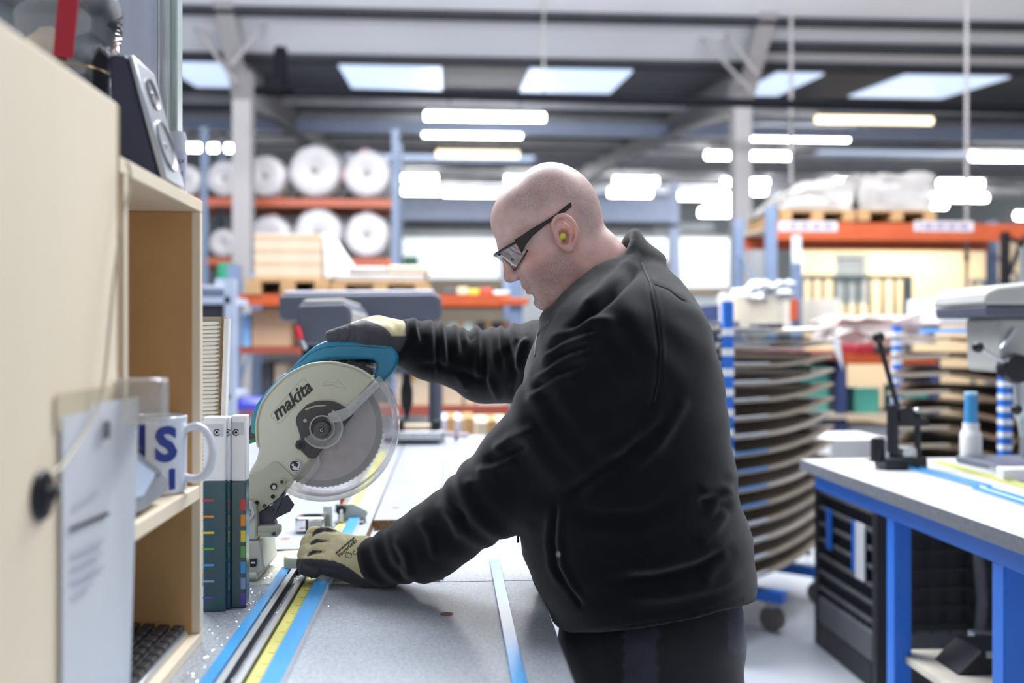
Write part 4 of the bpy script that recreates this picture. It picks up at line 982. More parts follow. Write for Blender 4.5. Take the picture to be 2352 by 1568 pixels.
# ------------------------------------------------------------------ small fittings behind the saw
M_chrome = mat('chrome', '#d9dadd', .08, metal=1.0, var=.02)
c = G(712, 1222, ZB); t = thing('tape_measure', c, 'chrome tape measure lying behind the gloved hand', 'tape measure')
MB().prism([c + Vector(p) for p in ((-.034, -.01, 0), (-.034, .035, 0), (-.02, .045, 0), (.034, .045, 0), (.034, -.015, 0), (-.022, -.015, 0))], (0, 0, .036)).build('case', M_chrome, t, bevel=.006, bseg=3)
MB().box(c + Vector((-.008, -.017, .003)), c + Vector((-.002, -.0145, .033))).build('grip_band', M_blk, t, smooth=0)
MB().box(c + Vector((.0, -.0175, .004)), c + Vector((.03, -.0145, .03))).build('label_plate', M_light, t, smooth=0)
c = G(752, 1212, ZB); t = thing('stop_post', c, 'small upright aluminium bracket beside the tape measure', 'bracket')
MB().prism([c + Vector(p) for p in ((-.012, 0, 0), (.012, 0, 0), (.01, 0, .052), (-.01, 0, .052))], (0, .006, 0)).build('upright_plate', M_alu, t, bevel=.001)
MB().box(c + Vector((-.007, -.004, .004)), c + Vector((.007, -.0005, .03))).build('slide', mat('slide_grey', '#8d9290', .4), t, smooth=0)
MB().box(c + Vector((-.014, -.006, 0)), c + Vector((.016, .03, .004))).build('foot', M_alu, t, smooth=0)
YS = 2.47; c = G(818, 1200, ZB)
t = thing('length_stop', (c.x, YS, ZB), 'grey plate length stop with black knob on the rule', 'stop')
MB().prism(pp([(776, 1168), (790, 1158), (812, 1157), (842, 1172), (845, 1180), (840, 1186), (841, 1203), (834, 1203), (830, 1192), (776, 1192)], YS), (0, .008, 0)).build('stop_plate', mat('plate_cream', '#c3c3b6', .45), t, bevel=.001)
cc = W(783, 1170, YS - .01); MB().disc(cc, .012, YS - .016, YS, 22).build('knob', M_blk, t)
MB().prism(pp([(781, 1172), (786, 1171), (788, 1190), (786, 1216), (768, 1216), (778, 1198)], YS - .03), (0, .008, 0)).build('clamp_lever', M_white_p, t, bevel=.001)
MB().prism(pp([(780, 1146), (792, 1144), (791, 1150), (787, 1153), (787, 1158), (781, 1158)], YS + .02), (0, .012, 0)).build('red_knob', mat('knob_red', '#c0202c', .35), t, bevel=.001)
MB().box((c.x - .05, YS - .03, ZB + .0045), (c.x + .02, YS + .03, ZB + .007)).build('slide_base', M_alu, t, smooth=0)
# ------------------------------------------------------------------ shelf box, tall cabinet
M_ply = mat('birch_ply', '#eedec4', .55, var=.07, scale=3, stretch=(1, 1, .25), bump=.05, bscale=40)
M_mdf = mat('brown_mdf', '#c39763', .7, var=.08, scale=10)
M_plyedge = mat('ply_edge', '#efe4cc', .6, var=.08, scale=60, stretch=(1, 1, 8))
XF = -.369
sb = thing('shelf_box', (-.55, 1.33, ZB), 'open birch plywood shelf box with brown backing standing on the bench', 'shelf')
zt = 1.562
def ply(a, b, nm, m=M_ply): return MB().box(a, b).build(nm, m, sb, bevel=.0012)
ply((-.72, 1.145, zt - .018), (XF, 1.525, zt), 'top_board')
ply((-.72, 1.145, ZB), (XF, 1.525, ZB + .016), 'bottom_board')
ply((-.72, 1.162, ZB + .0165), (XF, 1.1745, zt - .0185), 'side_board')
ply((-.72, 1.509, ZB + .0165), (XF, 1.525, zt - .0185), 'side_board')
MB().box((-.715, 1.5055, ZB + .017), (XF - .012, 1.5085, zt - .019)).build('lining', M_mdf, sb, smooth=0)
MB().box((-.72, 1.175, ZB + .017), (-.712, 1.505, zt - .019)).build('back_board', M_mdf, sb, smooth=0)
MB().box((-.711, 1.175, 1.117), (XF, 1.505, 1.137)).build('middle_shelf', M_ply, sb, bevel=.001)
tc_ = thing('tall_cabinet', (-.6, .8, ZB), 'tall pale plywood cabinet side nearest the camera', 'cabinet')
MB().box((-.84, .35, ZB), (XF, 1.138, 1.619)).build('carcass', M_ply, tc_, bevel=.002)
MB().box((-.842, 1.1385, ZB), (XF + .0005, 1.1435, 1.617)).build('edge_strip', mat('ply_dark_edge', '#b09a76', .6), tc_, smooth=0)
def on_face(px, py, x): # point on a plane X = x
    a = (px - 1176.0) / F; b = (HY - py) / F; dx = a * cT + sT; dy = -a * sT + cT; tt = x / dx
    return Vector((x, dy * tt, CZ + b * tt))
# hook, cable, papers on the cabinet side
t = thing('suction_hook', (XF + .004, .926, 1.2), 'black round hook stuck on the tall plywood cabinet', 'hook')
hk = on_face(93, 1137, XF); YH, zc = hk.y, hk.z
MB().lathe((XF + .0005, YH, zc), [(.0, 0), (.024, 0), (.022, .004), (.008, .007), (.006, .012), (.0, .012)], 24, (1, 0, 0)).build('hook_disc', M_blk, t)
MB().tube([(XF + .009, YH, zc + .004), (XF + .013, YH, zc + .004), (XF + .015, YH, zc + .008)], .003, 8).build('hook_peg', M_blk, t)
cable = [on_face(x, y, XF + .012) for x, y in ((118, 1090), (150, 1060), (200, 985), (232, 905), (245, 820), (262, 640), (282, 500), (300, 415), (292, 372))]
cable = [Vector(p) for p in cable]
def smooth_path(P, n=5):
    out = []
    for i in range(len(P) - 1):
        p0 = P[max(i - 1, 0)]; p1 = P[i]; p2 = P[i + 1]; p3 = P[min(i + 2, len(P) - 1)]
        for k in range(n):
            u = k / n; out.append(.5 * ((2 * p1) + (p2 - p0) * u + (2 * p0 - 5 * p1 + 4 * p2 - p3) * u * u + (3 * p1 - p0 - 3 * p2 + p3) * u ** 3))
    return out + [P[-1]]
tag(MB().tube(smooth_path(cable), .0016, 7).build('thin_cable', mat('cable_clear', '#b9ad98', .4)), 'thin pale cable hanging from the shelf top to the hook', 'cable')
t = thing('hanging_papers', on_face(200, 1300, XF + .004), 'white printed papers hanging on the cabinet edge', 'papers')
def sheet(pxl, pxr, z0, z1, off, curl, nm, m=M_paper):
    pts = []; nu, nv = 8, 10
    yl = on_face(pxl, 1000, XF).y; yr = on_face(pxr, 1000, XF).y
    for i in range(nu):
        for j in range(nv):
            u = i / (nu - 1); v = j / (nv - 1)
            pts.append((XF + off + curl * u ** 3 * (.3 + .7 * v), yl + (yr - yl) * u, z0 + (z1 - z0) * v))
    return MB().grid(pts, nu, nv, (.0006, 0, 0)).build(nm, m, t, smooth=60)
sheet(132, 272, .905, 1.283, .0035, .006, 'front_sheet')
sheet(140, 283, .92, 1.290, .001, .016, 'rear_sheet')
ink = mat('print_ink', '#3a3a44', .7); inkl = mat('print_ink_pale', '#b9bac6', .7)
for (x0, y0, x1, y1, m) in ((160, 1212, 250, 1204, ink), (165, 1270, 240, 1264, inkl), (165, 1300, 235, 1294, inkl), (165, 1330, 240, 1324, inkl), (170, 1160, 225, 1154, inkl), (168, 1365, 215, 1359, inkl)):
    a = on_face(x0, y0, XF + .006); b = on_face(x1, y1 - 30, XF + .008)
    MB().hexa([(a.x, a.y, a.z - .004), (a.x + .0004, a.y, a.z - .004), (b.x + .0004, b.y, b.z - .004), (b.x, b.y, b.z - .004), (a.x, a.y, a.z), (a.x + .0004, a.y, a.z), (b.x + .0004, b.y, b.z), (b.x, b.y, b.z)]).build('printed_line', m, t, smooth=0)
c = on_face(243, 990, XF + .0115); text('printed_number', '10', .026, c, (0, 1, 0), (0, 0, 1), ink, t, bold=.001)
p0 = on_face(128, 930, XF + .002); p1 = on_face(270, 930, XF + .002)
MB().box((XF + .0018, p0.y, 1.27), (XF + .0026, p1.y, 1.305)).build('clear_tape', mat('masking_tape', '#cdbfa2', .5), t, smooth=0)
M_hold = clear_mat('clear_acrylic', (.93, .90, .84), gloss=.10, tint=.9, rough=.15, haze=.2)
MB().box((XF + .001, 1.122, 1.262), (-.318, 1.160, 1.312)).build('clear_holder', M_hold, t, bevel=.004)
# mug
mx, my, mz = -.412, 1.44, 1.137
t = thing('mug', (mx, my, mz), 'white mug with blue lettering on the middle shelf', 'mug')
M_mug = mat('mug_glaze', '#dfe4f0', .15, var=.02, coat=.5)
MB().lathe((mx, my, mz), [(.0, 0), (.036, 0), (.040, .004), (.041, .108), (.0395, .110), (.038, .108), (.037, .008), (.0, .008)], 36).build('mug_body', M_mug, t)
hp = [(mx + .038 + .001, my, mz + .090), (mx + .056, my, mz + .094), (mx + .071, my, mz + .082), (mx + .077, my, mz + .056), (mx + .070, my, mz + .030), (mx + .055, my, mz + .020), (mx + .039, my, mz + .022)]
MB().tube(smooth_path([Vector(p) for p in hp], 5), .0055, 10).build('handle', M_mug, t)
M_cob = mat('cobalt_print', '#233a93', .25)
for i, (chh, ang, z) in enumerate((('S', -58, .070), ('I', -104, .074), ('I', -46, .022))):
    a = math.radians(ang); n = Vector((math.cos(a), math.sin(a), 0)); tx = Vector((-math.sin(a), math.cos(a), 0))
    text('mug_lettering', chh, .064 if z > .05 else .034, Vector((mx, my, mz + z)) + n * .0418, tx, (0, 0, 1), M_cob, t, bold=.0026, ext=.0006)
# translucent box behind, slanted device, keyboard
t = thing('label_printer', (-.40, 1.22, mz), 'grey and silver handheld label printer leaning on the middle shelf', 'device')
Q = [on_face(x, y, -.374) for x, y in ((282, 1015), (300, 1022), (378, 1085), (388, 1098), (384, 1130), (335, 1172), (284, 1190))]
Q = [Vector((-.374, p.y, max(p.z, mz + .001))) for p in Q]
MB().prism(Q, (-.05, 0, 0)).build('printer_body', mat('printer_grey', '#8d9096', .4), t, bevel=.004)
Q2 = [on_face(x, y, -.3725) for x, y in ((284, 1026), (360, 1084), (330, 1140), (284, 1150))]
MB().prism(Q2, (-.003, 0, 0)).build('screen', mat('pale_screen', '#c3d2ea', .2), t, bevel=.001)
Q3 = [on_face(x, y, -.3715) for x, y in ((284, 1016), (302, 1026), (376, 1084), (366, 1090), (284, 1030))]
MB().prism(Q3, (-.004, 0, 0)).build('silver_rim', M_alu, t, bevel=.001)
Q4 = [on_face(x, y, -.3712) for x, y in ((284, 1000), (330, 1028), (322, 1034), (284, 1014))]
MB().prism(Q4, (-.02, 0, 0)).build('black_grip', M_blk, t, bevel=.001)
kb = thing('keyboard', (-.444, 1.33, ZB + .016), 'black keyboard with a silver edge on the bottom shelf', 'keyboard')
MB().hexa([(-.544, 1.19, ZB + .0165), (-.382, 1.19, ZB + .0165), (-.382, 1.49, ZB + .0165), (-.544, 1.49, ZB + .0165), (-.544, 1.19, ZB + .040), (-.382, 1.19, ZB + .026), (-.382, 1.49, ZB + .026), (-.544, 1.49, ZB + .040)]).build('base', M_alu, kb, bevel=.002)
kk = MB().box((-.0075, -.0115, 0), (.0075, .0115, .008)).build('key', M_blk, kb, bevel=.0015); first = True
for i in range(7):
    for j in range(11):
        o = kk if first else kk.copy()
        if not first: COL.objects.link(o); o.parent = kb
        first = False; x = -.394 - i * .021; y = 1.205 + j * .027
        o.location = Vector((x, y, ZB + .027 + (-.382 - x) * .086)) - WLOC[kb.name]; o.rotation_euler.y = .086
# ------------------------------------------------------------------ on top of the shelf box
jx, jy = -.515, 1.36
t = thing('glass_bottle', (jx, jy, zt), 'large dark glass demijohn bottle standing on the shelf box', 'bottle')
M_gl = clear_mat('smoky_glass', (.42, .42, .43), gloss=.22, tint=.9, rough=.03)
MB().lathe((jx, jy, zt), [(.0, 0), (.066, 0), (.073, .008), (.075, .02), (.068, .032), (.062, .05), (.064, .07), (.074, .080), (.076, .09), (.066, .102), (.063, .12), (.062, .155), (.068, .165), (.073, .18), (.078, .21), (.078, .235), (.070, .262), (.05, .285), (.03, .30), (.028, .36), (.0, .36)], 40).build('glass_body', M_gl, t)
MB().lathe((jx, jy, zt + .145), [(.0632, 0), (.0642, .001), (.0632, .002)], 40, close=False).build('gold_ring', mat('gilt', '#c9a86a', .25, metal=.8), t)
ra = W(152, 60, 1.29)
MB().prism([W(122, 128, 1.275), W(166, 134, 1.275), W(184, -40, 1.275), W(136, -40, 1.275)], (0, .003, 0)).build('red_strap', mat('red_ribbon', '#a3142c', .5), t, smooth=0)
t = thing('speaker', (-.44, 1.44, zt), 'dark blue speaker with silver front leaning on the shelf top', 'speaker')
bs = [(-.4905, zt + .005), (-.448, zt + .005), (-.452, zt + .03), (-.494, zt + .03)]
def lean(x, z): return x + .04 - (z - zt) * .26
YQ0, YQ1 = 1.33, 1.43
z1 = zt + .165
MB().prism([(lean(-.475, zt), YQ0, zt + .001), (lean(-.418, zt), YQ0, zt + .001), (lean(-.418, z1), YQ0, z1), (lean(-.44, z1), YQ0, z1)], (0, YQ1 - YQ0, 0)).build('cabinet_shell', mat('speaker_navy', '#2c3148', .4), t, bevel=.004)
MB().prism([(lean(-.4175, zt), YQ0 + .002, zt + .002), (lean(-.409, zt), YQ0 + .002, zt + .002), (lean(-.409, z1), YQ0 + .002, z1), (lean(-.4175, z1), YQ0 + .002, z1 + .001)], (0, YQ1 - YQ0 - .004, 0)).build('front_bezel', M_alu, t, bevel=.003)
nrm = Vector((1, 0, .26)).normalized()
for (zz, rr) in ((.055, .036), (.125, .022)):
    c = Vector((lean(-.4088, zt + zz), (YQ0 + YQ1) / 2, zt + zz)); d_ = MB().lathe(c, [(rr, 0), (rr * .95, .003), (rr * .6, -.004), (rr * .3, -.001), (.0, .002)], 26, nrm).build('driver_cone', mat('cone_grey', '#8c8c90', .35, metal=.4), t)
t = thing('clear_tube', (-.39, 1.485, zt), 'clear plastic tube with a printed label at the shelf corner', 'tube')
MB().lathe((-.3955, 1.485, zt), [(.0125, 0), (.0125, .085), (.011, .095), (.0, .096)], 20).build('tube_body', mat('cloudy_clear', '#d5d9e2', .15, var=.03), t)
MB().lathe((-.3955, 1.485, zt + .004), [(.0128, 0), (.0128, .062)], 20, close=False).build('label_wrap', mat('tube_label', '#c6c9e0', .5), t)
for k in range(3): text('label_text', ['MAX', 'MM', '80'][k], .010, (-.392 + .0, 1.4718, zt + .05 - k * .018), (1, 0, 0), (0, 0, 1), ink, t)
M_alub = mat('alu_blue', '#c6cedf', .35, metal=.2, var=.1, scale=6, stretch=(4, 4, .2)); M_alug = mat('alu_green', '#c9d6d2', .3, metal=.3, var=.08); M_aluw = mat('alu_white', '#d9dbe0', .3, metal=.4)
for (x0, x1, m, lbb, Yq) in ((250, 364, M_alub, 'broad blue grey aluminium extrusion standing behind the shelf box', 1.60), (366, 387, M_aluw, 'narrow silver extrusion standing between two wider ones', 1.60), (389, 411, M_alug, 'pale greenish extrusion standing behind the clear tube', 1.59)):
    a = W(x0, 0, Yq).x; b = W(x1, 0, Yq).x
    t = thing('aluminium_extrusion', ((a + b) / 2, Yq + .01, ZB), lbb, 'profile')
    MB().box((a, Yq, ZB), (b, Yq + .02, 2.35)).build('web', m, t, smooth=0)
    MB().box((a, Yq - .008, ZB), (a + .003, Yq - .0001, 2.35)).build('flange', m, t, smooth=0)
    MB().box((b - .003, Yq - .008, ZB), (b, Yq - .0001, 2.35)).build('flange', m, t, smooth=0)
# ------------------------------------------------------------------ colour chart books and ribbed board
M_chart = mat('chart_teal', '#1f4a58', .25, var=.12, scale=5, coat=.3); M_cw = mat('chart_white', '#e2e3e8', .4, var=.03)
M_ring = mat('chart_symbol', '#4a4a50', .6)
SW = ['#c8382c', '#dc8a2a', '#dcc832', '#5aa04a', '#3a9ad8', '#8a9ac0', '#5a4aa8']
def chart(px0, px1, ytop, ybot, Yq, dep, lbl, swatch_right, xs=None):
    a = W(px0, ybot, Yq); b = W(px1, ytop, Yq); t = thing('colour_chart_book', ((a.x + b.x) / 2, Yq + dep / 2, ZB), lbl, 'book', 'colour chart books on the bench')
    zs = W(px0, 1105, Yq).z
    MB().box((a.x, Yq, ZB), (b.x, Yq + dep, zs)).build('dark_cover', M_chart, t, bevel=.002)
    MB().box((a.x + .0003, Yq + .0003, zs), (b.x - .0003, Yq + dep, b.z)).build('white_cover', M_cw, t, bevel=.002)
    MB().box((a.x, Yq - .0006, b.z - .032), (b.x - .004, Yq - .0001, b.z - .012)).build('grey_band', mat('band_grey', '#c0c0c6', .5), t, smooth=0)
    cx = a.x + (b.x - a.x) * (.62 if px1 - px0 > 45 else .35); cz = W(px0, 993, Yq).z
    MB().ring((cx, 0, cz), .0042, .0058, 30, 330, Yq - .0006, Yq - .0001, 20).build('recycling_ring', M_ring, t, smooth=0)
    MB().disc((cx, 0, cz), .0022, Yq - .0006, Yq - .0001, 14).build('recycling_dot', M_ring, t)
    H = zs - ZB
    for i in range(7):
        z1 = zs - .03 - i * .026 * (H / .21)
        m = mat('swatch_%s' % SW[i][1:], SW[i], .4)
        if swatch_right: MB().box((b.x - (b.x - a.x) * .34, Yq - .0007, z1 - .019), (b.x - .0008, Yq - .0001, z1)).build('colour_swatch', m, t, smooth=0)
        else: MB().box((a.x, Yq - .0007, z1 - .0035), (a.x + (b.x - a.x) * .5, Yq - .0001, z1)).build('colour_line', m, t, smooth=0)
    return t
chart(466, 518, 958, 1395, 1.685, .035, 'thick colour chart book with thin coloured lines beside the shelf box', False)
chart(519.5, 528, 957, 1388, 1.695, .03, 'slim colour chart book between the two thicker ones', True)
chart(530, 565, 954, 1378, 1.705, .030, 'colour chart book with bright swatches nearest the saw', True)
Yq = 1.95; a = W(440, 1330, Yq); b = W(521, 727, Yq)
t = thing('ribbed_board', ((a.x + b.x) / 2, Yq, ZB), 'upright chipboard offcut with cream ribbed facing behind the colour charts', 'board')
xr = W(510, 800, Yq).x; xl = W(440, 800, Yq).x; xc = W(500, 800, Yq).x
MB().hexa([(xc - .005, Yq, ZB), (xr - .012, Yq, ZB), (xr - .012, Yq + .022, ZB), (xc - .005, Yq + .022, ZB), (xc + .006, Yq, b.z), (xr + .003, Yq, b.z), (xr + .003, Yq + .022, b.z), (xc + .006, Yq + .022, b.z)]).build('chipboard_core', M_chip, t, smooth=0)
MB().hexa([(xr - .0115, Yq, ZB), (xr - .004, Yq, ZB), (xr - .004, Yq + .022, ZB), (xr - .0115, Yq + .022, ZB), (xr + .0035, Yq, b.z - .004), (xr + .0125, Yq, b.z - .004), (xr + .0125, Yq + .022, b.z - .004), (xr + .0035, Yq + .022, b.z - .004)]).build('white_facing', mat('facing_white', '#e6e0dc', .6), t, smooth=0)
MB().hexa([(xl, Yq + .006, ZB), (xc - .006, Yq + .006, ZB), (xc - .006, Yq + .022, ZB), (xl, Yq + .022, ZB), (xl, Yq + .006, b.z), (xc + .005, Yq + .006, b.z), (xc + .005, Yq + .022, b.z), (xl, Yq + .022, b.z)]).build('rib_backing', mat('rib_back', '#9b927c', .7), t, smooth=0)
M_rib = mat('rib_cream', '#efe9da', .55, var=.06, scale=30)
n = 62
for i in range(n):
    z = ZB + .004 + (b.z - ZB - .01) * i / n; f = (z - ZB) / (b.z - ZB); j = random.uniform(-.002, .002)
    MB().tube([(xl, Yq + .004, z), (xc - .014 + f * .010 + j, Yq + .004, z + .001), (xc - .007 + f * .0105 + j, Yq + .006, z + .002)], [.0036, .0036, .0015], 6).build('rib', M_rib, t)
# ================================================================== mitre saw
YF_ = 1.905                                  # front face of the blade guard
M_cream = mat('saw_cream', '#c9c8b4', .42, var=.05, scale=6, bump=.04, bscale=200)
M_cream2 = mat('saw_cream_dark', '#b4b39c', .5, var=.06, scale=8)
M_tealp = mat('saw_teal', '#2e88ad', .36, var=.05, scale=8)
M_cast = mat('saw_cast', '#bdbeb2', .45, var=.06, scale=10)
M_dark = mat('saw_dark', '#3f3b3b', .4, var=.1, scale=20)
M_logo = mat('saw_logo', '#2b2627', .5)
saw = thing('mitre_saw', (-.28, 1.95, .80), 'cream and teal mitre saw with clear blade guard under the gloved hand', 'saw')
def pr(pts, Yq, d, name, m, bevel=0.0, parent=None, bseg=2):
    return MB().prism(pp(pts, Yq), (0, d, 0)).build(name, m, parent or saw, bevel=bevel, bseg=bseg)
CX, CY = 742, 981
c0 = W(CX, CY, YF_); SM = YF_ / F
cover = [(862, 873), (854, 866), (827, 849), (804, 840), (784, 835), (766, 832.5), (749, 832), (730, 833.5), (712, 836.5), (690, 845), (669, 855.5), (654, 866), (640, 878), (625, 893), (612, 909), (603, 923), (597, 938), (592, 955), (589, 973), (589, 992), (590, 1010), (593, 1033), (588, 1056), (580, 1070), (572, 1085), (568, 1110), (567, 1157), (578, 1172), (590, 1182), (606, 1172), (640, 1146), (673, 1102), (729, 1041), (752, 1000), (772, 972), (806, 940)]
arc_ = [p.to_tuple()[:2] for p in smooth_path([Vector((x, y, 0)) for x, y in cover[1:26]], 4)]
cover = cover[:1] + arc_ + cover[26:]
pr(cover, YF_, .075, 'blade_cover', M_cream, bevel=.006, bseg=3)
rim = [(862, 873), (854, 866), (827, 849), (804, 840), (784, 835), (749, 832), (712, 836.5), (669, 855.5), (640, 878), (612, 909), (597, 938), (589, 973), (590, 1010), (593, 1033)]
rim = arc_[:80]
MB().tube(pp(rim, YF_ - .0005), .0022, 8).build('cover_rim', M_cream, saw)
low = [(572, 1087), (593, 1085), (625, 1062), (640, 1062), (676, 1096), (640, 1144), (606, 1170), (590, 1179), (579, 1170), (569, 1156), (569, 1110)]
pr(low, YF_ - .004, .004, 'lower_arm', M_cream2, bevel=.0015)
plate = [(679, 970), (680, 958), (686, 948), (704, 930), (724, 921.5), (738, 920), (752, 920), (766, 922), (778, 927), (800, 941), (812, 952), (800, 966), (782, 990), (758, 1016), (733, 1040), (728, 1049), (720, 1053), (708, 1052), (678, 1021), (681, 1012), (691, 1009), (686, 990)]
pr(plate, YF_ - .006, .0055, 'centre_plate', M_dark, bevel=.0012)
pr([(700, 939), (724, 931), (749, 929.5), (748, 932), (724, 934), (702, 942)], YF_ - .0066, .0006, 'plate_pale_arc', M_cream2)  # thin pale arc laid over the dark plate
for (x, y, r, m, nm) in ((690, 1021, 8.5, M_blk, 'hex_bolt'), (649, 1105, 8, M_cream2, 'boss'), (630, 1116, 7.5, M_blk, 'adjuster_ring'), (628, 1139, 4.5, M_blk, 'screw'), (591.5, 1153, 4.5, M_blk, 'screw'), (609, 1160, 4, M_dark, 'screw'), (702, 965, 4.0, M_cream2, 'rivet')):
    c = W(x, y, YF_); rr = r * SM
    if nm == 'hex_bolt':
        MB().disc(c, rr * 1.15, YF_ - .010, YF_ - .0061, 20).build('bolt_washer', M_dark, saw); MB().disc(c, rr * .7, YF_ - .015, YF_ - .0101, 6).build('hex_bolt', M_blk, saw)
    else:
        MB().disc(c, rr, YF_ - .008, YF_ - .0035, 18).build(nm, m, saw)
        if nm == 'adjuster_ring': MB().disc(W(x + 1.5, y + .5, YF_), rr * .62, YF_ - .010, YF_ - .0081, 16).build('adjuster_pin', M_cream, saw)
        if nm == 'boss': MB().disc(c, rr * .5, YF_ - .010, YF_ - .0081, 14).build('boss_screw', M_dark, saw)
pr([(655, 1112), (672, 1098), (676, 1104), (662, 1120)], YF_ - .009, .006, 'spring_anchor', M_cream2, bevel=.001)
# lettering
ang = math.radians(41.0); ux = Vector((math.cos(ang), 0, math.sin(ang))); uz = Vector((-math.sin(ang), 0, math.cos(ang)))
text('logo_lettering', 'makita', .0335, W(669, 921, YF_ - .0009), ux, uz, M_logo, saw, shear=.36, bold=.0007, ext=.0008)
lp = pp([(622, 951), (692, 871), (697, 869.5), (714, 886), (714.5, 891), (645, 970), (639, 972), (622, 956)], YF_ - .0003)
MB().tube(lp + [lp[0]], .0004, 5).build('logo_frame', M_cream2, saw)
ar = pp([(742, 881), (748, 876), (773, 878.5), (775, 871), (795, 894), (767, 886), (768, 883), (743, 885), (742, 881)], YF_ - .0003)
MB().tube(ar, .0004, 5).build('rotation_arrow', M_cream2, saw)
c = W(679, 1069, YF_)
MB().disc(c, 13.5 * SM, YF_ - .0050, YF_ - .0043, 28).build('sticker_rim', M_paper, saw); st = MB().disc(c, 12 * SM, YF_ - .0056, YF_ - .0051, 28).build('warning_sticker', M_logo, saw)
MB().disc(W(673.5, 1066.5, YF_), 2.9 * SM, YF_ - .0062, YF_ - .0057, 16).build('sticker_head', M_paper, st)
pr([(671, 1076), (673, 1070), (678, 1070), (682, 1074), (686, 1064), (680, 1062), (687, 1059), (690, 1066), (686, 1079), (676, 1079)], YF_ - .0062, .0005, 'sticker_figure', M_paper, parent=st)
# blade
bl = MB(); nT = 72; R0 = 139 * SM; y0, y1 = 1.948, 1.951; cb = W(CX, CY, 1.95)
pts = []
for k in range(nT):
    a = 2 * math.pi * k / nT
    for (da, r) in ((0, R0), (.010, R0 * .982), (.045, R0 * .976), (.075, R0 * .988)):
        pts.append((cb.x + r * 1.02 * math.cos(a + da), y0, cb.z + r * 1.02 * math.sin(a + da)))
bl.prism(pts, (0, y1 - y0, 0)); bl.build('saw_blade', mat('blade_steel', '#b3a8a6', .38, metal=.55, var=.10, scale=4), saw, smooth=20)
MB().ring(cb, 123 * SM, 137 * SM, 0, 360, y0 - .0006, y0 - .0001, 60).build('blade_band', mat('blade_band', '#77706f', .45, metal=.4), saw, smooth=0)
# clear lower guard
M_clear = clear_mat('clear_guard', (.97, .96, .97), gloss=.05, tint=.96, rough=.12, haze=.13)
M_clear2 = clear_mat('clear_guard_rim', (.96, .97, .97), gloss=.16, tint=.95, rough=.10, haze=.22)
yA = YF_ + .004
def sector(r0, r1, a0, a1, ya, yb, nm, m): return MB().ring(c0, r0 * SM, r1 * SM, a0, a1, ya, yb, 48).build(nm, m, saw, smooth=40)
sector(46, 158, -121, 41, yA, yA + .002, 'clear_guard_front', M_clear)
sector(158, 170, -123, 43, yA - .002, yA + .072, 'clear_guard_rim', M_clear2)
sector(20, 45, -150, 60, YF_ - .010, YF_ - .0075, 'clear_guard_hub', M_clear)
sector(43, 47, -150, 60, YF_ - .013, YF_ - .0065, 'clear_guard_hub_rim', M_clear2)
sector(26, 29, 0, 360, YF_ - .014, YF_ - .010, 'clear_hub_collar', M_clear2)
pr([(752, 950), (795, 936), (862, 873), (874, 886), (806, 955), (790, 966), (760, 972)], YF_ - .012, .004, 'clear_guard_arm', M_clear2, bevel=.001)
pr([(731, 1040), (726, 1060), (700, 1095), (676, 1112), (688, 1124), (716, 1096), (738, 1066)], YF_ - .004, .003, 'clear_guard_tail', M_clear, bevel=.001)
pr([(864, 878), (870, 884), (812, 946), (806, 940)], YF_ - .007, .004, 'dust_smeared_edge', mat('smear', '#8f8c80', .6, var=.3, scale=60), bevel=.0005)
c = W(742, 985, YF_)
MB().lathe((c.x, 0, c.z), [(18 * SM, YF_ - .012), (18 * SM, YF_ - .020), (15 * SM, YF_ - .022), (6 * SM, YF_ - .022), (5 * SM, YF_ - .019), (.0, YF_ - .019)][::-1], 32, (0, 1, 0)).build('arbor_cap', mat('arbor_grey', '#4f4c4e', .4), saw)
MB().lathe((c.x, 0, c.z), [(4.0 * SM, YF_ - .0235), (4.0 * SM, YF_ - .0221), (2.2 * SM, YF_ - .0221)], 18, (0, 1, 0), close=False).build('arbor_nut', M_alu, saw)
# handle
outer = [(640, 876), (658, 856), (680, 833), (698, 815), (712, 803), (724, 794), (744, 784), (770, 781), (798, 780.5), (828, 781.5), (856, 783.5), (884, 787), (900, 794), (910, 804), (916, 818), (914, 834), (904, 853), (890, 869), (879, 882), (868, 876), (857, 862), (866, 845), (866, 834), (858, 827), (840, 825.5), (798, 826), (752, 826), (727, 832), (701, 845), (680, 860), (660, 880)]
pr(outer, 1.945, .042, 'handle', M_tealp, bevel=.009, bseg=4)
hl = pp([(690, 832), (712, 812), (740, 799), (780, 794), (830, 795), (886, 800), (893, 793)], 1.9446)
MB().tube(hl, .0006, 5).build('handle_seam', mat('teal_dark', '#17526a', .5), saw)
pr([(760, 827), (862, 827), (864, 834), (850, 832), (770, 831)], 1.975, .010, 'trigger', M_blk, bevel=.003)
pr([(846, 838), (862, 846), (858, 866), (842, 872), (838, 862)], 1.99, .01, 'lever_plate', M_light, bevel=.001)
# motor side
pr([(580, 958), (586, 930), (610, 898), (650, 858), (690, 850), (720, 900), (660, 1000), (600, 1000)], 1.985, .10, 'motor_housing', M_tealp, bevel=.012, bseg=3)
pr([(574, 996), (577, 952), (600, 920), (612, 960), (600, 1000)], 1.99, .05, 'motor_vent', mat('teal_vent', '#3f8d97', .4), bevel=.005)
pr([(570, 1012), (569, 985), (580, 968), (600, 975), (600, 1000)], 1.992, .05, 'brush_cap', M_dark, bevel=.004)
pr([(570, 1020), (574, 1004), (598, 990), (598, 1012)], 1.995, .03, 'green_tag', mat('green_tag', '#1d7a52', .45), bevel=.002)
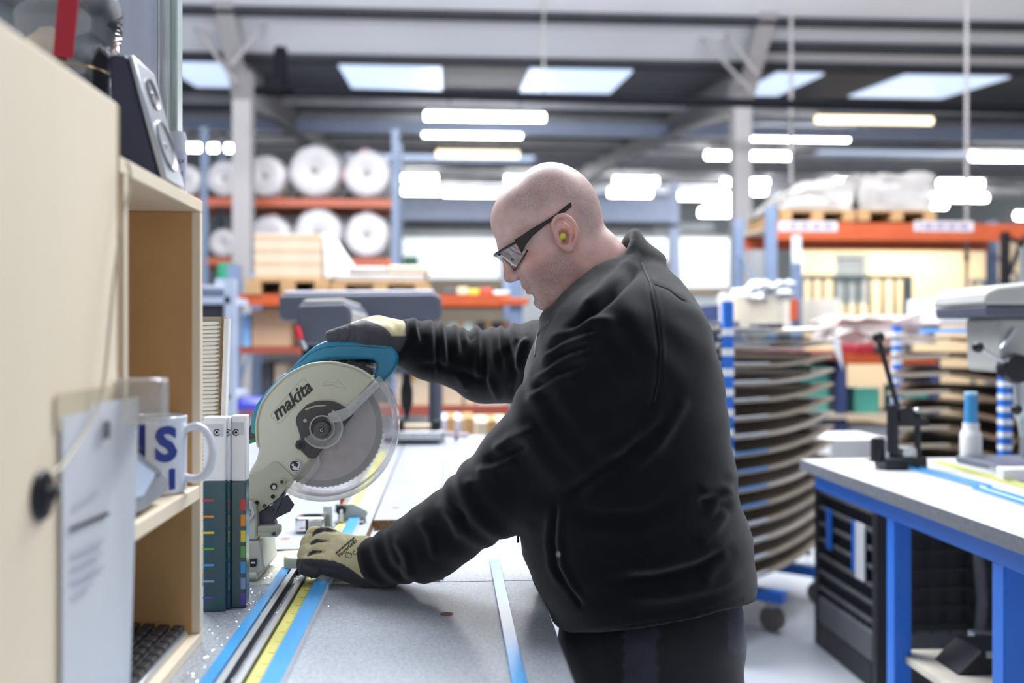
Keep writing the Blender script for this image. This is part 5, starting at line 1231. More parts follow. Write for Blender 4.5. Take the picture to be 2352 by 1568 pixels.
# dust duct
def lc(pts): return [(560 + .1658 * x, 1080 + .1658 * y) for x, y in pts]
pr(lc([(185, 640), (262, 542), (345, 520), (575, 278), (540, 400), (470, 560), (410, 680), (440, 772), (300, 765), (190, 762)]), YF_ - .001, .03, 'dust_duct', mat('duct_dark', '#4b4b54', .5), bevel=.002)
pr(lc([(548, 372), (600, 338), (697, 480), (640, 572), (470, 652), (410, 690), (470, 560)]), YF_ - .004, .006, 'dust_flap', mat('flap_dark', '#3c3d48', .55), bevel=.001)
c = W(560 + .1658 * 370, 1080 + .1658 * 545, YF_); MB().disc(c, .006, YF_ - .006, YF_ - .0011, 16).build('duct_pin', M_dark, saw)
# trunnion, fence, base
YBs = 1.88
pr([(560, 1154), (574, 1152), (586, 1162), (590, 1182), (590, 1240), (556, 1240)], YBs, .12, 'trunnion', M_cast, bevel=.004)
c = W(566, 1176, YBs); MB().ring(c, .010, .016, 0, 360, YBs - .006, YBs - .0002, 28).build('pivot_ring', M_cast, saw, smooth=40); MB().disc(c, .0085, YBs - .004, YBs - .0002, 18).build('pivot_bolt', M_alu, saw)
pr([(590, 1209), (638, 1208), (642, 1214), (642, 1226), (636, 1234), (590, 1232)], YBs + .004, .03, 'fence_arm', M_cast, bevel=.003)
for (x0, y0, x1, y1) in ((592, 1212, 636, 1218), (592, 1223, 621, 1229)):
    pr([(x0, y0), (x1, y0), (x1 + 1, (y0 + y1) / 2), (x1, y1), (x0, y1)], YBs + .002, .0025, 'fence_slot', M_cream2)
c = W(629, 1226, YBs); MB().disc(c, .0035, YBs + .0005, YBs + .0035, 14).build('fence_screw', M_dark, saw)
pr([(560, 1241), (596, 1241), (602, 1258), (605, 1296), (612, 1308), (600, 1318), (592, 1322), (592, 1336), (556, 1336)], YBs, .14, 'fence_foot', M_cast, bevel=.005)
pr([(573, 1284), (589, 1283), (588, 1301), (574, 1302)], YBs - .004, .0038, 'vernier_window', M_blk, bevel=.001)
pr([(576, 1290), (586, 1290), (586, 1294), (576, 1294)], YBs - .0046, .0005, 'vernier_mark', M_paper)
cl = W(576, 1318, YBs); MB().tube([(cl.x - .015, YBs - .008, cl.z), (cl.x + .012, YBs - .008, cl.z)], .0065, 12).build('lock_knob', M_cast, saw)
tcx = W(650, 1300, 1.99); tz = .903
MB().lathe((-.305, 2.0, .80), [(.0, 0), (.145, 0), (.15, .02), (.15, tz - .80 - .006), (.144, tz - .80), (.0, tz - .80)], 48).build('turntable', M_cast, saw)
MB().box((-.45, 1.90, .80), (-.03, 2.12, .86)).build('saw_base', M_cast, saw, bevel=.01)
bt = MB(); n = 14; P = []
xa = W(651, 1280, 1.96).x; 
for k in range(n + 1):
    a = math.pi / 2 + math.pi * k / n; P.append((xa + .036 + .036 * math.cos(a), 1.965 + .036 * math.sin(a), tz))
P += [(xa + .14, 1.929, tz), (xa + .14, 2.001, tz)]
bt.prism(P, (0, 0, .030)); bt.build('kerf_boss', M_cream, saw, bevel=.006, bseg=3)
MB().tube([(-.06, 1.96, .885), (.0, 1.96, .885)], .011, 10).build('mitre_handle_rod', M_alu, saw)
pr([(995, 1318), (1019, 1317), (1019, 1332), (995, 1331)], 1.885, .02, 'blue_handle_end', mat('handle_blue', '#2b4fb0', .4), bevel=.003)
ch2 = MB(); rnd = random.Random(8)
for k in range(500):
    x = rnd.gauss(-.30, .035); y = rnd.gauss(1.905, .03)
    if (x + .305) ** 2 + (y - 2.0) ** 2 > .0200: continue
    r = rnd.uniform(.0007, .0018); a = rnd.uniform(0, 6.28); z = tz + .0003
    ch2.add([(x + r * math.cos(a), y + r * math.sin(a), z), (x + r * math.cos(a + 2), y + r * math.sin(a + 2), z + r), (x + r * math.cos(a + 4), y + r * math.sin(a + 4), z + r * .3)], [(0, 1, 2)])
o = ch2.build('saw_chips', MATS['chip_metal'], saw, smooth=0); o['kind'] = 'stuff'
# ================================================================== the man
from mathutils.bvhtree import BVHTree
man = thing('person', (.36, 1.75, 0), 'bald person in a black fleece and work gloves leaning over the bench saw', 'person')
HEAD_Y = 1.75; HO = np.array(W(1270, 510, HEAD_Y)); ta = math.radians(34)
HU = np.array((-math.cos(ta), 0, -math.sin(ta))); HV = np.array((-math.sin(ta), 0, math.cos(ta))); HW = np.array((0, -1.0, 0))
HM = np.stack([HU, HV, HW], 1).astype(np.float32)     # columns
mm = .001
def hl2w(u, v, w): return Vector(HO + (HU * u + HV * v + HW * w) * mm)
def head_f(P):
    q = (P - HO.astype(np.float32)) @ HM / np.float32(mm); q = q.copy(); aw = q.copy(); aw[:, 2] = np.abs(q[:, 2])
    E = lambda c, r, R=None: elli(aw, c, r, R)
    C = lambda a, b, ra, rb: caps(aw, a, b, ra, rb)
    d = E((3, 13, 0), (91, 85, 76)); d = smin(d, E((-26, 15, 0), (62, 82, 71)), 18)
    d = smin(d, E((40, 33, 0), (59, 56, 62)), 18)
    d = smin(d, E((46, -42, 0), (57, 66, 63)), 22)              # face
    d = smin(d, E((38, -80, 0), (62, 46, 61)), 22)              # jaw
    d = smin(d, E((84, -102, 0), (25, 22, 27)), 16)             # chin
    d = smin(d, E((42, -112, 0), (52, 36, 52)), 18)             # under chin
    d = smin(d, E((66, -48, 40), (27, 29, 24)), 16)             # cheeks
    d = smin(d, C((97, 12, 0), (88, 14, 38), 10, 10), 14)       # brow
    d = smax(d, -E((108, -10, 34), (20, 13, 17)), 9)            # eye sockets
    d = smin(d, E((85, -10, 33), (14, 12, 14)), 3)              # eyeball and lids
    d = smin(d, C((101, -4, 0), (115, -34, 0), 8, 10), 9)       # nose
    d = smin(d, E((117, -38, 0), (11.5, 10.5, 11)), 5)
    d = smin(d, E((108, -43, 11), (10, 8, 7.5)), 5)
    d = smax(d, -E((113, -51, 7.0), (6, 5, 4)), 2)              # nostrils
    d = smin(d, E((94, -66, 0), (13.5, 14, 24)), 10)            # mouth mass
    d = smin(d, C((104.5, -66, 0), (96, -68, 19), 5, 3.5), 4)
    d = smin(d, C((104.0, -78, 0), (96, -77, 17), 6, 4), 4)
    d = smax(d, -C((112, -72.5, 0), (100, -72, 24), 3.2, 2.2), 3)
    d = smax(d, -E((108, -90, 0), (9, 5, 22)), 8)
    d = smin(d, C((-4, -50, 0), (8, -215, 0), 63, 76), 22)      # neck
    d = smin(d, C((-40, -90, 18), (-45, -190, 30), 34, 46), 22)
    d = smin(d, E((5, -235, 0), (85, 45, 110)), 30)          # upper chest, under the jacket
    # ear
    ea = np.array([[.24, .97, 0], [-.97, .24, 0], [0, 0, 1]], np.float32)          # columns: long axis, cross axis
    ea = np.array([[.24, -.97, 0], [-.97, -.24, 0], [0, 0, 1]], np.float32)
    EP = lambda l, c, w: (6 + .24 * l - .97 * c, -30 - .97 * l - .24 * c, w)
    e = E((6, -30, 78), (31, 20, 6), ea)
    e = smin(e, E(EP(25, -1, 79), (8, 9, 6)), 5)
    e = smax(e, -E(EP(5, -4, 86), (14, 10, 13), ea), 2)
    hx = [EP(-4, -13, 79), EP(-20, -15, 83), EP(-29, -6, 85.5), EP(-29, 7, 87), EP(-18, 17, 88), EP(-2, 20, 88), EP(13, 15, 86), EP(23, 8, 83)]
    hx = [tuple(p) for p in smooth_path([Vector(p) for p in hx], 3)]
    e = smin(e, chain(aw, hx, list(np.interp(np.linspace(0, 7, len(hx)), range(8), [3.0, 3.4, 3.8, 4.0, 3.8, 3.6, 3.4, 3.2])), 1), 2)
    e = smin(e, chain(aw, [EP(-18, 2, 83), EP(-8, 8, 85.5), EP(6, 9, 86), EP(15, 3, 84)], [2.6, 3.0, 3.2, 3.0], 2), 2)
    e = smin(e, C(EP(0, -13, 82), EP(9, -11, 82), 4.2, 3.8), 2.5)
    d = smin(d, e, 4)
    return d * np.float32(mm)
V, Q = surface(head_f, HO + np.array((-.19, -.165, -.27)), HO + np.array((.26, .165, .13)), .0021)
V = relax(V, Q, 1, .4)
q = (V - HO) @ HM / mm; u_, v_, w_ = q[:, 0], q[:, 1], np.abs(q[:, 2])
tone = np.ones((len(V), 3)); rn = np.random.RandomState(3)
def blend(mask, col):
    global tone
    tone = tone * (1 - mask[:, None] * (1 - np.array(col)))
def gau(c, r): return np.exp(-(((u_ - c[0]) / r[0]) ** 2 + ((v_ - c[1]) / r[1]) ** 2 + ((w_ - c[2]) / r[2]) ** 2))
speck = rn.rand(len(V)) ** 1.5
scalp = np.clip((v_ - (10 + np.clip(u_ - 20, 0, 99) * .75)) / 25, 0, 1) * np.clip((75 - u_) / 30, 0, 1) + np.clip((-20 - u_) / 20, 0, 1) * np.clip((v_ + 75) / 25, 0, 1)
scalp = np.clip(scalp, 0, 1)
blend(scalp * (.35 + .65 * speck), (.74, .75, .78))
jawm = np.clip((-38 - v_) / 18, 0, 1) * np.clip((u_ - 12 + (-v_ - 60) * .2) / 14, 0, 1) * np.clip((v_ + 150) / 20, 0, 1) * np.clip(1 - gau((112, -48, 0), (16, 14, 20)) * 1.3, 0, 1)
jawm = np.maximum(jawm, np.clip((u_ - 14) / 10, 0, 1) * np.clip((40 - u_) / 14, 0, 1) * np.clip((-5 - v_) / 15, 0, 1) * .8 * np.clip((60 + v_) / 60, 0, 1))
blend(np.clip(jawm, 0, 1) * (.3 + .7 * speck), (.70, .66, .68))
blend(np.clip(gau((72, -42, 52), (26, 26, 40)), 0, 1), (.97, .80, .78))
blend(np.clip(gau((120, -38, 0), (16, 18, 20)), 0, 1), (.93, .70, .68))
blend(np.clip(gau((6, -30, 86), (26, 36, 14)), 0, 1), (1.0, .78, .74))
blend(np.clip(gau((0, -110, 60), (60, 50, 60)), 0, 1) * .8, (.97, .82, .79))
blend(np.clip(gau((104, -72, 0), (10, 9, 26)), 0, 1) * .8, (.86, .66, .66))
M_skin = mat('skin', '#e8c6bd', .48, var=.07, scale=26, bump=.10, bscale=420, sss=.12, attr='tone')
body = np_mesh('body', V, Q, M_skin, man, tone)
stub = np.clip(np.maximum(np.maximum(scalp, .45 * np.clip((v_ - 5) / 20, 0, 1) * np.clip((85 - u_) / 25, 0, 1)), jawm), 0, 1)
at_ = body.data.attributes.new('stub', 'FLOAT', 'POINT'); at_.data.foreach_set('value', stub.astype(np.float32))
def skin_nodes():
    nt = M_skin.node_tree; N = nt.nodes; Lk = nt.links; b = N['Principled BSDF']; src = b.inputs['Base Color'].links[0].from_socket
    tc = N.new('ShaderNodeTexCoord'); nz = N.new('ShaderNodeTexNoise'); nz.inputs['Scale'].default_value = 900; nz.inputs['Detail'].default_value = 3
    Lk.new(tc.outputs['Object'], nz.inputs['Vector'])
    mr = N.new('ShaderNodeMapRange'); mr.inputs[1].default_value = .42; mr.inputs[2].default_value = .80; Lk.new(nz.outputs['Fac'], mr.inputs[0])
    at = N.new('ShaderNodeAttribute'); at.attribute_name = 'stub'
    ml = N.new('ShaderNodeMath'); ml.operation = 'MULTIPLY'; Lk.new(mr.outputs[0], ml.inputs[0]); Lk.new(at.outputs['Fac'], ml.inputs[1])
    mx = N.new('ShaderNodeMix'); mx.data_type = 'RGBA'; Lk.new(ml.outputs[0], mx.inputs[0]); Lk.new(src, mx.inputs[6]); mx.inputs[7].default_value = (.22, .18, .17, 1)
    n2 = N.new('ShaderNodeTexNoise'); n2.inputs['Scale'].default_value = 55; n2.inputs['Detail'].default_value = 4; Lk.new(tc.outputs['Object'], n2.inputs['Vector'])
    r2 = N.new('ShaderNodeValToRGB'); r2.color_ramp.elements[0].position = .35; r2.color_ramp.elements[1].position = .65
    r2.color_ramp.elements[0].color = (1.0, .90, .885, 1); r2.color_ramp.elements[1].color = (1.05, 1.05, 1.05, 1); Lk.new(n2.outputs['Fac'], r2.inputs[0])
    m2 = N.new('ShaderNodeMix'); m2.data_type = 'RGBA'; m2.blend_type = 'MULTIPLY'; m2.inputs[0].default_value = 1; Lk.new(mx.outputs[2], m2.inputs[6]); Lk.new(r2.outputs[0], m2.inputs[7])
    Lk.new(m2.outputs[2], b.inputs['Base Color'])
skin_nodes()
# eyes
for s in (-1, 1):
    c = hl2w(88, -10, 33 * s); MB().sphere(c, .0118, 18, 12).build('eye', mat('eye_white', '#e6dfda', .15), man)
    c2_ = hl2w(98.5, -15, 33 * s); MB().sphere(c2_, .0042, 12, 8).build('iris', mat('eye_iris', '#4c5a62', .15), man)
# ear plugs
for s in (-1, 1):
    a = hl2w(12, -32, 78 * s); b = hl2w(12, -32, 88 * s)
    MB().tube([a, a.lerp(b, .6), b, b + (b - a) * .12], [.0035, .0058, .0052, .003], 14).build('ear_plug', mat('plug_yellow', '#dfe04a', .6), man, smooth=60)
# ------------------------------------------------------------------ safety glasses
gl = MB(); M_gfr = mat('glasses_black', '#17171b', .3)
M_lens = clear_mat('lens_clear', (.84, .87, .90), gloss=.03, tint=.95, rough=.03)
def rimcurve(v, du=0):
    pts = []
    for k in range(-10, 11):
        w = k * 7.3; a = abs(w) / 73.0
        pts.append((118 + du - 44 * a ** 2.3, w))
    return pts
topc = rimcurve(0); nW = len(topc)
P = []
for j in range(5):
    f = j / 4
    for (u, w) in topc:
        a = abs(w) / 73.0; nose = max(0, 1 - abs(w) / 13.0)
        vt = 9 - 6 * a ** 2; vb = -33 + 15 * a ** 2.6 + 22 * nose
        P.append(hl2w(u - (8 * f + 4 * f * f) * (1 - a ** 3), vt + (vb - vt) * f, w))
lens = MB().grid(P, 5, nW).build('glasses_lens', M_lens, man, smooth=60)
up = P[:nW]; lo_ = P[-nW:]
MB().tube(up, .0026, 8).build('glasses_frame', M_gfr, man)
MB().tube(lo_, .0016, 8).build('glasses_lower_rim', M_gfr, man)
for s in (-1, 1):
    T = [(82, 0, 71 * s), (68, 0, 76 * s), (50, 2, 79 * s), (20, 3, 81 * s), (0, 2.5, 81 * s), (-16, 3.5, 79 * s), (-33, 5, 77 * s)]
    H = [(9, 18), (8.0, 9), (6, 5), (3.2, 3.2), (3.0, 3.0), (4.0, 4.0), (3.5, 3.5)]
    vs = []; fs = []
    for (p, (ht, hb)) in zip(T, H):
        for (dv, dw) in ((ht, -1.6), (ht, 1.6), (-hb, 1.6), (-hb, -1.6)): vs.append(hl2w(p[0] + (dv < 0) * 3, p[1] + dv, p[2] + dw))
    for i in range(len(T) - 1):
        for k in range(4): fs.append((i * 4 + k, i * 4 + (k + 1) % 4, i * 4 + 4 + (k + 1) % 4, i * 4 + 4 + k))
    n = len(T) - 1; fs += [(3, 2, 1, 0), (n * 4, n * 4 + 1, n * 4 + 2, n * 4 + 3)]
    MB().add(vs, fs).build('glasses_temple', M_gfr, man, bevel=.0012)
# ------------------------------------------------------------------ fleece jacket
rows = [(584, 1372, 1462, .055), (598, 1350, 1492, .085), (618, 1322, 1522, .118), (648, 1292, 1553, .152), (680, 1268, 1577, .182), (720, 1250, 1600, .207), (760, 1236, 1615, .222), (850, 1206, 1637, .235), (950, 1192, 1652, .238), (1050, 1184, 1666, .236), (1120, 1182, 1676, .232), (1150, 1183, 1681, .231), (1185, 1186, 1696, .232), (1220, 1190, 1707, .232), (1280, 1203, 1713, .230), (1340, 1228, 1716, .226), (1380, 1250, 1712, .220), (1410, 1262, 1700, .212), (1440, 1272, 1690, .205)]
rz = np.array([W(1176, r[0], 1.75).z for r in rows])[::-1]; rf = np.array([W(r[1], r[0], 1.75).x for r in rows])[::-1]
rb_ = np.array([W(r[2], r[0], 1.75).x for r in rows])[::-1]; rw = np.array([r[3] for r in rows])[::-1]
S1 = W(1418, 805, 1.575); U1 = W(1290, 982, 1.62); E1 = W(1132, 1138, 1.68); F1 = W(985, 1247, 1.77); K1 = W(866, 1291, 1.853)
S2 = W(1330, 830, 1.955); E2 = W(1120, 841, 2.07); F2 = W(985, 806, 2.02); K2 = W(914, 781, 1.985)
CR = np.array(W(1353, 628, 1.75)); cn = np.array((-.70, 0, .714)); cd = np.array((-.714, 0, -.70))
HEM = .868
def jacket_f(P):
    z = P[:, 2]; f = np.interp(z, rz, rf); b = np.interp(z, rz, rb_); w = np.interp(z, rz, rw)
    cx = (f + b) / 2; a = (b - f) / 2; dx = P[:, 0] - cx; dy = P[:, 1] - 1.75
    ln = np.sqrt(dx * dx + dy * dy) + 1e-6; rho = ((np.abs(dx) / a) ** 2.3 + (np.abs(dy) / w) ** 2.3) ** (1 / 2.3)
    d = np.where(rho > 1e-3, (1 - 1 / np.maximum(rho, .05)) * ln, -a) * .9
    d = smax(d, z - float(rz[-1]), .03)
    d = smin(d, elli(P, S1 + Vector((.02, .015, -.02)), (.115, .085, .125)), .06)
    d = smin(d, elli(P, S2 + Vector((.03, 0, -.02)), (.11, .085, .12)), .06)
    arm = chain(P, [S1, U1, E1, F1, K1], [.103, .086, .068, .062, .047], .02)
    # sleeve ripples
    t = (P @ np.array((-.75, .25, -.55), np.float32)); ph = (P[:, 1] * 18)
    arm = arm - .0022 * np.sin(t * 95 + 2.2 * np.sin(t * 31) + ph)
    d = smin(d, arm, .035)
    arm2 = chain(P, [S2, E2, F2, K2], [.098, .074, .054, .046], .02)
    tx = P[:, 0]; arm2 = arm2 - .0012 * np.sin(tx * 125 + 2.5 * np.sin(tx * 43) + P[:, 2] * 16) * np.clip((P[:, 2] - 1.30) / .06, .15, 1)
    d = smin(d, arm2, .03)
    # flat cuff ends
    for (K, Fp, o) in ((K1, F1, .006), (K2, F2, .004)):
        ax = np.array((K - Fp).normalized(), np.float32); tt = (P - np.array(K, np.float32)) @ ax
        near = np.linalg.norm(P - np.array(K, np.float32), axis=1) < .10
        d = np.where(near, smax(d, tt - o, .006), d)
    # stand-up collar
    q = P - CR.astype(np.float32); tt = q @ cn.astype(np.float32); ss = q @ cd.astype(np.float32); ww = q[:, 1]
    g = 1 + 1.0 * np.clip(-tt, 0, .2) + .5 * np.clip(tt, -.02, .05)
    A = .103 * g; B = .088 * g; ln = np.sqrt(ss * ss + ww * ww) + 1e-6; rho = np.sqrt((ss / A) ** 2 + (ww / B) ** 2) + 1e-6
    sh = (1 - 1 / np.maximum(rho, .05)) * ln
    sh = np.abs(sh) - .0085 - .0055 * np.clip((tt + .035) / .03, 0, 1)
    col = smax(sh, tt - .004 + .026 * np.clip(1 - (ss / A) ** 2, 0, 1), .012); col = smax(col, -tt - .085, .02)
    # neck opening
    hole = smax((1 - 1 / np.maximum(rho, .05)) * ln + .006, -tt - .05, .01)
    d = smax(d, -hole, .012); d = smin(d, col, .014)
    d = smax(d, .85 + .2 * (np.clip(P[:, 0], .2, .42) - .2) + .032 * np.clip((1.75 - P[:, 1]) / .2, 0, 1) - z, .008)
    d = d - .0016 * np.sin(P[:, 0] * 37 + 3 * np.sin(P[:, 2] * 23)) * np.sin(P[:, 2] * 41 + P[:, 1] * 19)
    return d
V, Q = surface(jacket_f, (-.20, 1.38, .80), (.62, 2.24, 1.60), .0046)
V = relax(V, Q, 1, .5)
near = V[:, 1] < 1.88
folds = [([(1252, 792), (1300, 758), (1360, 738), (1420, 735)], 11, .010), ([(1240, 832), (1300, 792), (1370, 768)], 10, .010), ([(1222, 880), (1290, 832), (1370, 805)], 11, .009), ([(1205, 925), (1265, 885), (1340, 862)], 11, .008),
 ([(1246, 812), (1310, 772), (1380, 752)], 6, -.007), ([(1232, 858), (1300, 812), (1370, 786)], 6, -.007), ([(1215, 902), (1280, 858), (1350, 832)], 6, -.006),
 ([(1130, 1042), (1180, 1005), (1240, 982)], 12, .010), ([(1108, 1062), (1160, 1050), (1215, 1018)], 9, -.008), ([(1090, 1085), (1140, 1075), (1190, 1050)], 10, .008), ([(1060, 1110), (1110, 1105), (1150, 1090)], 9, .005),
 ([(1500, 985), (1430, 1052), (1350, 1105), (1290, 1150)], 16, -.014), ([(1520, 935), (1470, 1000), (1400, 1050)], 14, .007), ([(1545, 960), (1500, 1030), (1450, 1075)], 12, .006), ([(1580, 905), (1535, 985), (1500, 1040)], 13, .006),
 ([(1300, 1170), (1390, 1190), (1480, 1180), (1560, 1150)], 14, -.006), ([(1340, 1205), (1440, 1225), (1540, 1200)], 15, .005),
 ([(1410, 1335), (1500, 1330), (1600, 1305), (1700, 1255)], 13, -.011), ([(1430, 1305), (1520, 1300), (1610, 1275), (1690, 1225)], 13, .007), ([(1420, 1368), (1540, 1365), (1640, 1345), (1710, 1310)], 14, .008),
 ([(1600, 1130), (1650, 1118), (1682, 1140)], 12, .009), ([(1690, 1075), (1660, 1130), (1620, 1190)], 10, .007), ([(1600, 1152), (1650, 1150), (1690, 1172)], 9, -.008), ([(1672, 1170), (1640, 1220), (1600, 1250)], 10, .006), ([(1680, 1260), (1640, 1300), (1610, 1345)], 11, .006),
 ([(1470, 602), (1490, 645), (1505, 720), (1514, 800), (1511, 870), (1497, 935)], 3.6, -.006), ([(1478, 600), (1499, 645), (1514, 720), (1523, 800), (1520, 870)], 4.5, .003),
 ([(1500, 650), (1535, 662), (1562, 684), (1578, 692)], 3.2, -.004),
 ([(1276, 1168), (1270, 1240), (1276, 1300), (1300, 1345), (1332, 1388)], 5, -.010), ([(1290, 1168), (1286, 1240), (1294, 1300), (1316, 1342), (1345, 1382)], 6, .006), ([(1262, 1168), (1256, 1240), (1262, 1300), (1288, 1352)], 6, .004),
 ([(1285, 1462), (1420, 1443), (1560, 1420), (1705, 1378)], 4, -.004),
 ([(1480, 604), (1440, 640), (1390, 690), (1330, 740), (1280, 765)], 8, -.017),
 ([(1470, 575), (1432, 615), (1380, 668), (1320, 722)], 10, .008),
 ([(890, 1240), (915, 1290), (915, 1338)], 7, -.005), ([(905, 1225), (935, 1280), (945, 1335)], 8, .006), ([(960, 1185), (990, 1230), (1000, 1290)], 9, .005), ([(1000, 1150), (1040, 1190), (1060, 1240)], 9, .005), ([(1020, 1140), (1065, 1185), (1080, 1230)], 6, -.004)]
folds = [(l, w * 1.15 if w > 5 else w, h * (.82 if w > 5 else .5)) for l, w, h in folds]
V = sculpt(V, Q, folds, near)
farf = []
for i, x in enumerate((948, 986, 1010, 1042, 1060, 1092, 1128, 1146, 1178)):
    L_ = 40 + 34 * (i * 7 % 4); hh = (.0085, .0045, .0075, .006, .0035)[i % 5]
    farf.append(([(x, 728), (x + 4, 760), (x + 14 - 6 * (i % 2), 750 + L_)], 9, hh)); farf.append(([(x + 13, 735), (x + 17, 770), (x + 24, 745 + L_)], 8, -.005))
farf += [([(960, 840), (1010, 838), (1070, 860), (1130, 880)], 9, -.005), ([(1040, 840), (1075, 900)], 8, .005), ([(1120, 860), (1150, 925)], 8, .006), ([(1160, 790), (1185, 850), (1170, 920)], 9, -.007), ([(1210, 770), (1195, 810), (1185, 860)], 9, .008)]
V = sculpt(V, Q, farf, V[:, 1] >= 1.88)
M_fleece = mat('black_fleece', '#101014', .95, var=.2, scale=45, bump=.35, bscale=1300, sheen=.28, spec=.15)
jk = np_mesh('fleece_jacket', V, Q, M_fleece, man)
jk['label'] = 'black fleece jacket'
bvh = BVHTree.FromPolygons([tuple(p) for p in V], [tuple(int(i) for i in f) for f in Q])
def cast(px, py, lift=.0015):
    d = (W(px, py, 1.0) - Vector((0, 0, CZ))).normalized(); h, n, i, ds = bvh.ray_cast(Vector((0, 0, CZ)), d)
    return None if h is None else h - d * lift
def stitched(line, r, name, m, n=8):
    pts = []
    for (a, b) in zip(line[:-1], line[1:]):
        for k in range(n): pts.append(cast(a[0] + (b[0] - a[0]) * k / n, a[1] + (b[1] - a[1]) * k / n))
    pts = [p for p in pts if p is not None]
    out = [pts[0]]
    for p in pts[1:]:
        if (p - out[-1]).length < .05: out.append(p)
    return MB().tube(out, r, 6).build(name, m, man)
M_seam = mat('seam_thread', '#17171a', .9, sheen=.3); M_zip = mat('zip_metal', '#8a8a8e', .35, metal=.8)
stitched([(1474, 604), (1494, 648), (1509, 720), (1518, 800), (1515, 870), (1502, 930)], .0009, 'shoulder_seam', M_seam)
stitched([(1503, 652), (1537, 664), (1562, 684), (1576, 690)], .001, 'yoke_seam', M_seam, 6)
zp = [(1262, 736), (1246, 752), (1236, 768), (1231, 790), (1229, 822)]
stitched(zp, .0022, 'zip_tape', M_zip, 6)
c = cast(1283, 1272, .004)
if c: MB().sphere(c, .0045, 12, 8, (1, 1, 1.4)).build('pocket_zip_pull', M_zip, man)
c = W(1190, 1222, 1.72); MB().tube([c, c - Vector((0, 0, .018))], .0022, 6).build('hem_zip_pull', M_blk, man)
# drawcord ring under the far cuff
c = W(937, 841, 1.985); rp_ = [(c.x + .005 * math.cos(a), 1.985, c.z + .006 * math.sin(a)) for a in [k * math.pi / 6 for k in range(13)]]
MB().tube(rp_, .0012, 6).build('cuff_ring', mat('ring_dark', '#55555a', .3, metal=.7), man)
# ------------------------------------------------------------------ trousers and boots
def trousers_f(P):
    d = elli(P, (.352, 1.75, .80), (.160, .195, .15))
    d = smin(d, elli(P, (.37, 1.75, .86), (.150, .185, .10)), .04)
    for y in (1.64, 1.86):
        d = smin(d, chain(P, [(.36, y, .76), (.35, y, .46), (.38, y, .10)], [.125, .09, .072], .03), .04)
    d = smax(d, .06 - P[:, 2], .01); d = smax(d, P[:, 2] - .93, .01)
    return d - .003 * np.sin(P[:, 2] * 60 + P[:, 0] * 25) * np.sin(P[:, 1] * 40)
V, Q = surface(trousers_f, (.12, 1.48, .02), (.62, 2.02, 1.0), .009)
V = relax(V, Q, 1, .5); px, py = pxy(V); tone = np.ones((len(V), 3)); N = vnormals(V, Q)
grey = (inpoly(px, py, [(1432, 1440), (1510, 1440), (1516, 1600), (1470, 1800), (1428, 1800)]) & (N[:, 1] < .1)) | ((px > 1672) & (V[:, 2] > .55) & (N[:, 1] < .3) & (py < 1500))
tone[grey] = (3.2, 3.2, 3.7)
np_mesh('work_trousers', V, Q, mat('trouser_navy', '#1c1d24', .8, var=.12, scale=30, bump=.2, bscale=250, attr='tone', sheen=.2), man, tone, label='dark work trousers with grey panels')
for y in (1.64, 1.86):
    def boot_f(P, y=y):
        d = caps(P, (.40, y, .055), (.20, y, .045), .052, .045); d = smin(d, caps(P, (.385, y, .05), (.385, y, .16), .055, .06), .03)
        return smax(d, .002 - P[:, 2], .004)
    V, Q = surface(boot_f, (.10, y - .1, -.01), (.5, y + .1, .25), .008)
    np_mesh('boot', V, Q, mat('boot_black', '#202022', .5, bump=.1), man)
# ------------------------------------------------------------------ gloves
M_glove = mat('glove_knit', '#cfc59c', .85, var=.08, scale=60, bump=.35, bscale=420, attr='tone', sheen=.2)
# hand on the bench (palm down, fingers curling over the rails)
MCP = [W(752, 1232, 1.925), W(742, 1246, 1.90), W(737, 1266, 1.875), W(741, 1290, 1.85)]
PIP = [W(722, 1228, 1.925), W(711, 1246, 1.90), W(706, 1268, 1.875), W(709, 1290, 1.85)]
DIP = [W(712, 1254, 1.918), W(702, 1274, 1.893), W(699, 1294, 1.868), W(703, 1304, 1.845)]
TIP = [W(724, 1275, 1.905), W(714, 1294, 1.885), W(714, 1308, 1.862), W(722, 1312, 1.842)]
WR = W(862, 1291, 1.853)
def lhand_f(P):
    d = caps(P, W(838, 1284, 1.865), WR + Vector((.03, -.012, 0)), .042, .040)
    d = smin(d, elli(P, W(796, 1270, 1.885), (.052, .045, .030)), .02)
    d = smin(d, caps(P, W(800, 1300, 1.85), W(850, 1318, 1.842), .021, .026), .02)      # heel of the hand
    d = smin(d, caps(P, W(760, 1300, 1.845), W(805, 1304, 1.848), .019, .022), .015)
    for i, (rr) in enumerate((.0155, .016, .0155, .0145)):
        d = smin(d, caps(P, W(815, 1262 + 9 * i, 1.90 - .012 * i), MCP[i], .022, rr + .003), .012)
        f = caps(P, MCP[i], PIP[i], rr + .0025, rr); f = smin(f, caps(P, PIP[i], DIP[i], rr, rr - .001), .004); f = smin(f, caps(P, DIP[i], TIP[i], rr - .001, rr - .002), .004)
        d = smin(d, f, .0035)
    th = chain(P, [W(815, 1262, 1.925), W(785, 1262, 1.955), W(757, 1272, 1.96), W(738, 1282, 1.95)], [.022, .020, .016, .013], .008)
    d = smin(d, th, .012)
    return d - .0006 * np.sin((P @ np.array((.7, .1, .7), np.float32)) * 900) * np.clip((P[:, 0] + .165) / .03, 0, 1)
lo = np.array(W(640, 1370, 1.9)); V, Q = surface(lhand_f, (-.36, 1.77, .86), (-.08, 2.02, 1.03), .0015)
V = relax(V, Q, 1, .4)
